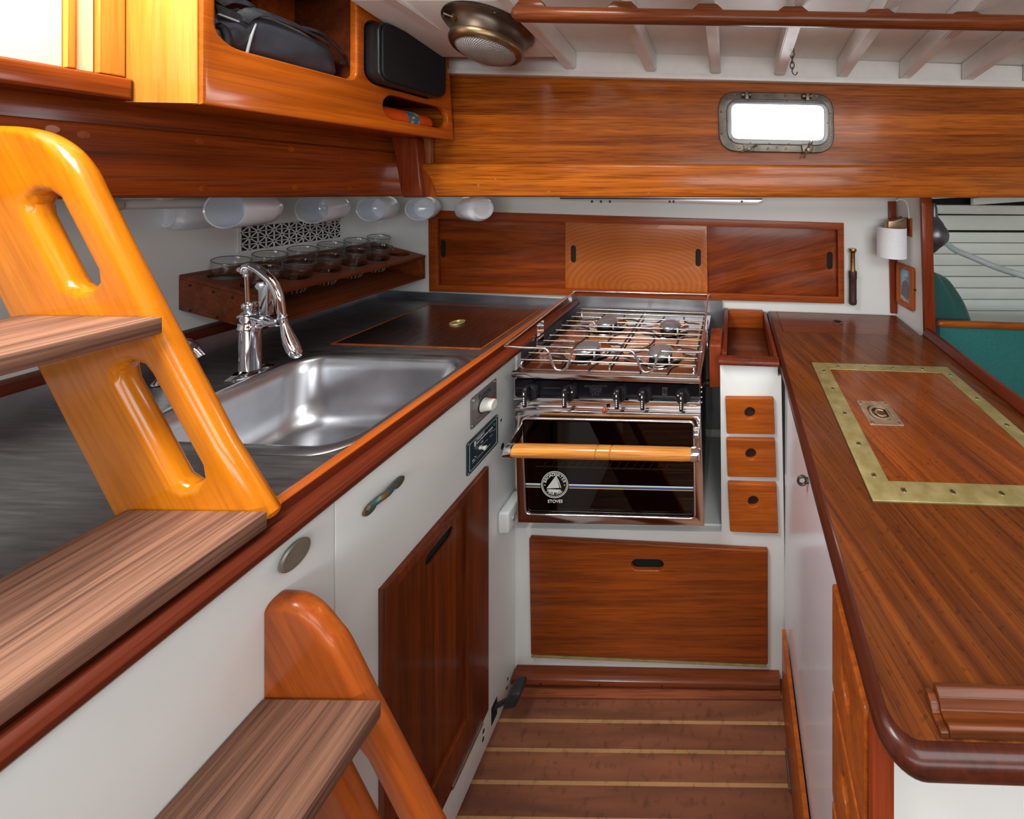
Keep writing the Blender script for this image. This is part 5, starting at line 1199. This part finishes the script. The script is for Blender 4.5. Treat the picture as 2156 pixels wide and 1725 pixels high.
# flush lid at the back
l2 = thing('counter_lid', 'flush mahogany lid at the back of the right worktop, by the sconce', 'lid', CT(.39, 1.26))
part('panel', ctplate([(lo2[0], lo2[1]), (lo2[2], lo2[1]), (lo2[2], lo2[3]), (lo2[0], lo2[3])], dz=-.024, t=.024), W['lid'], l2)
rc = PC(1763, 679)
part('ring_pull', lathe([(.010, .0008), (.0150, .0010), (.0168, .0022), (.018, .0008), (.018, 0)], 36, Matrix.Translation(rc)), plain('lid_ring', (.25, .17, .10), .3, 1), l2)
part('finger_hole', lathe([(0, .0006), (.0102, .0006)], 28, Matrix.Translation(rc)), dark, l2)
# ---------------------------------------------------------------- next cabin
sb = thing('settee', 'green canvas settee back with a rounded wooden top rail, right edge of the photo', 'settee', (1.1, 1.25, .45))
a, b = P(1974, 681, 1.245), P(2700, 705, 1.245)
part('top_rail', tube([a, a+(b-a)*.004, a+(b-a)*.012, b], [.008, .0115, .0125, .0125], n=16), W['beam'], sb)
part('canvas', prism([P(1979, 688, 1.248), P(2700, 712, 1.248), P(2700, 1100, 1.248), P(1979, 1100, 1.248)], (0, .03, 0), .006), green, sb)
part('seat_locker', box(.74, 1.2805, .05, 1.9, 1.46, .692), hullw, sb)
def cushion():
    bm = bmesh.new(); prof = [(1948, 575), (1967, 574), (1995, 587), (2013, 610), (2028, 637), (2040, 674), (2042, 700), (2042, 760), (1948, 760)]
    o = xz(prof, 1.33); c = Vector((sum(x for x, z in o)/len(o), sum(z for x, z in o)/len(o))); rings = []
    for s, y in ((.0, 1.285), (.6, 1.288), (.86, 1.30), (1.0, 1.325), (1.0, 1.36), (.85, 1.39), (.0, 1.405)):
        sm = smooth([Vector((c.x+(x-c.x)*s, y+.008*math.sin(30*x+20*z), c.y+(z-c.y)*s)) for x, z in o], 4, True)
        rings.append([bm.verts.new(p) for p in sm])
    for p, q in zip(rings, rings[1:]):
        for k in range(len(p)): bm.faces.new((p[k], p[(k+1) % len(p)], q[(k+1) % len(p)], q[k]))
    return finish(bm, 80)
one('settee_cushion', cushion(), dgreen, 'dark green bolster leaning in the next cabin behind the settee rail', 'cushion')
cw = thing('grey_cowl', 'grey cast metal cowl half hidden behind the partition edging', 'cowl', P(1950, 480, 1.29))  # no mount is modelled: the shell floats free beside the partition
cwx = P(1966, 0, 1.29).x; cm_ = Matrix.Translation((cwx, 1.29, 0))
def cz(y): return P(0, y, 1.29).z
part('shell', lathe([(r/F*1.29, cz(y)) for r, y in ((0, 428), (4, 429), (6.5, 438), (7, 452), (10, 462), (18, 472), (26, 484), (28.5, 494), (27, 504), (20, 514), (11, 522), (6, 528), (1, 533), (0, 533.5))], 44, cm_), pewter, cw)
part('band', lathe([(r/F*1.29, cz(y)) for r, y in ((7.2, 456), (8.6, 457), (19, 471.5), (18.5, 472.6), (7.2, 458))], 44, cm_), pewter, cw)
hs = [P(1985, 506, 1.34), P(2010, 526, 1.30), P(2050, 543, 1.25), P(2095, 562, 1.2), P(2156, 581, 1.13), P(2260, 606, 1.05), P(2400, 625, .98)]
one('hose', tube(smooth(hs, 6), .0105, n=14), hose, 'grey translucent hose sagging across the hull planks', 'hose')
# ================================================================ camera and light
cd = bpy.data.cameras.new('camera'); cam = bpy.data.objects.new('camera', cd); COL.objects.link(cam); SC.camera = cam
cam.location = (0, 0, EYE); cam.rotation_euler = (R(90), 0, 0)
cd.sensor_fit = 'HORIZONTAL'; cd.sensor_width = 36; cd.lens = F/2156*36
cd.shift_x = (1078-CX)/2156; cd.shift_y = (CY-862.5)/2156; cd.clip_start = .01
w = bpy.data.worlds.new('sky'); SC.world = w; w.use_nodes = True
bg = w.node_tree.nodes['Background']; bg.inputs[0].default_value = (.93, .97, 1, 1); bg.inputs[1].default_value = 1.6
def area(name, loc, target, sx, sy, power, col=(1, 1, 1)):
    l = bpy.data.lights.new(name, 'AREA'); l.shape = 'RECTANGLE'; l.size = sx; l.size_y = sy; l.energy = power; l.color = col
    o = bpy.data.objects.new(name, l); COL.objects.link(o); o.location = loc
    o.rotation_euler = (Vector(target)-Vector(loc)).to_track_quat('-Z', 'Y').to_euler()
    return o
area('hatch_daylight', (-.72, .10, 2.25), (-.80, .45, 1.2),   .5, .5, 31, (1, .98, .94))
area('fill_overhead', (.6, -.35, 1.95), (.2, .75, .7), .9, .7, 13, (.96, .99, 1))  # added fill from above; no opening in the cabin top is known
area('fill_behind_eye', (.3, -1.25, 1.40), (.1, 1, 1.25), 1.8, .42, 15, (.95, .99, 1))  # added frontal fill to soften contrast, standing in for unseen cabin windows
area('portlight_daylight', P(1636, 257, 1.17), P(1640, 500, .3), .26, .09, 2.0, (.95, .98, 1))
SC.view_settings.view_transform = 'Standard'; SC.view_settings.look = 'None'
SC.view_settings.exposure = 0; SC.view_settings.gamma = 1; SC.view_settings.use_curve_mapping = False
cy = SC.cycles
cy.max_bounces = 7; cy.diffuse_bounces = 4; cy.glossy_bounces = 4; cy.transmission_bounces = 6; cy.transparent_max_bounces = 12
cy.caustics_reflective = False; cy.caustics_refractive = False; cy.sample_clamp_indirect = 4
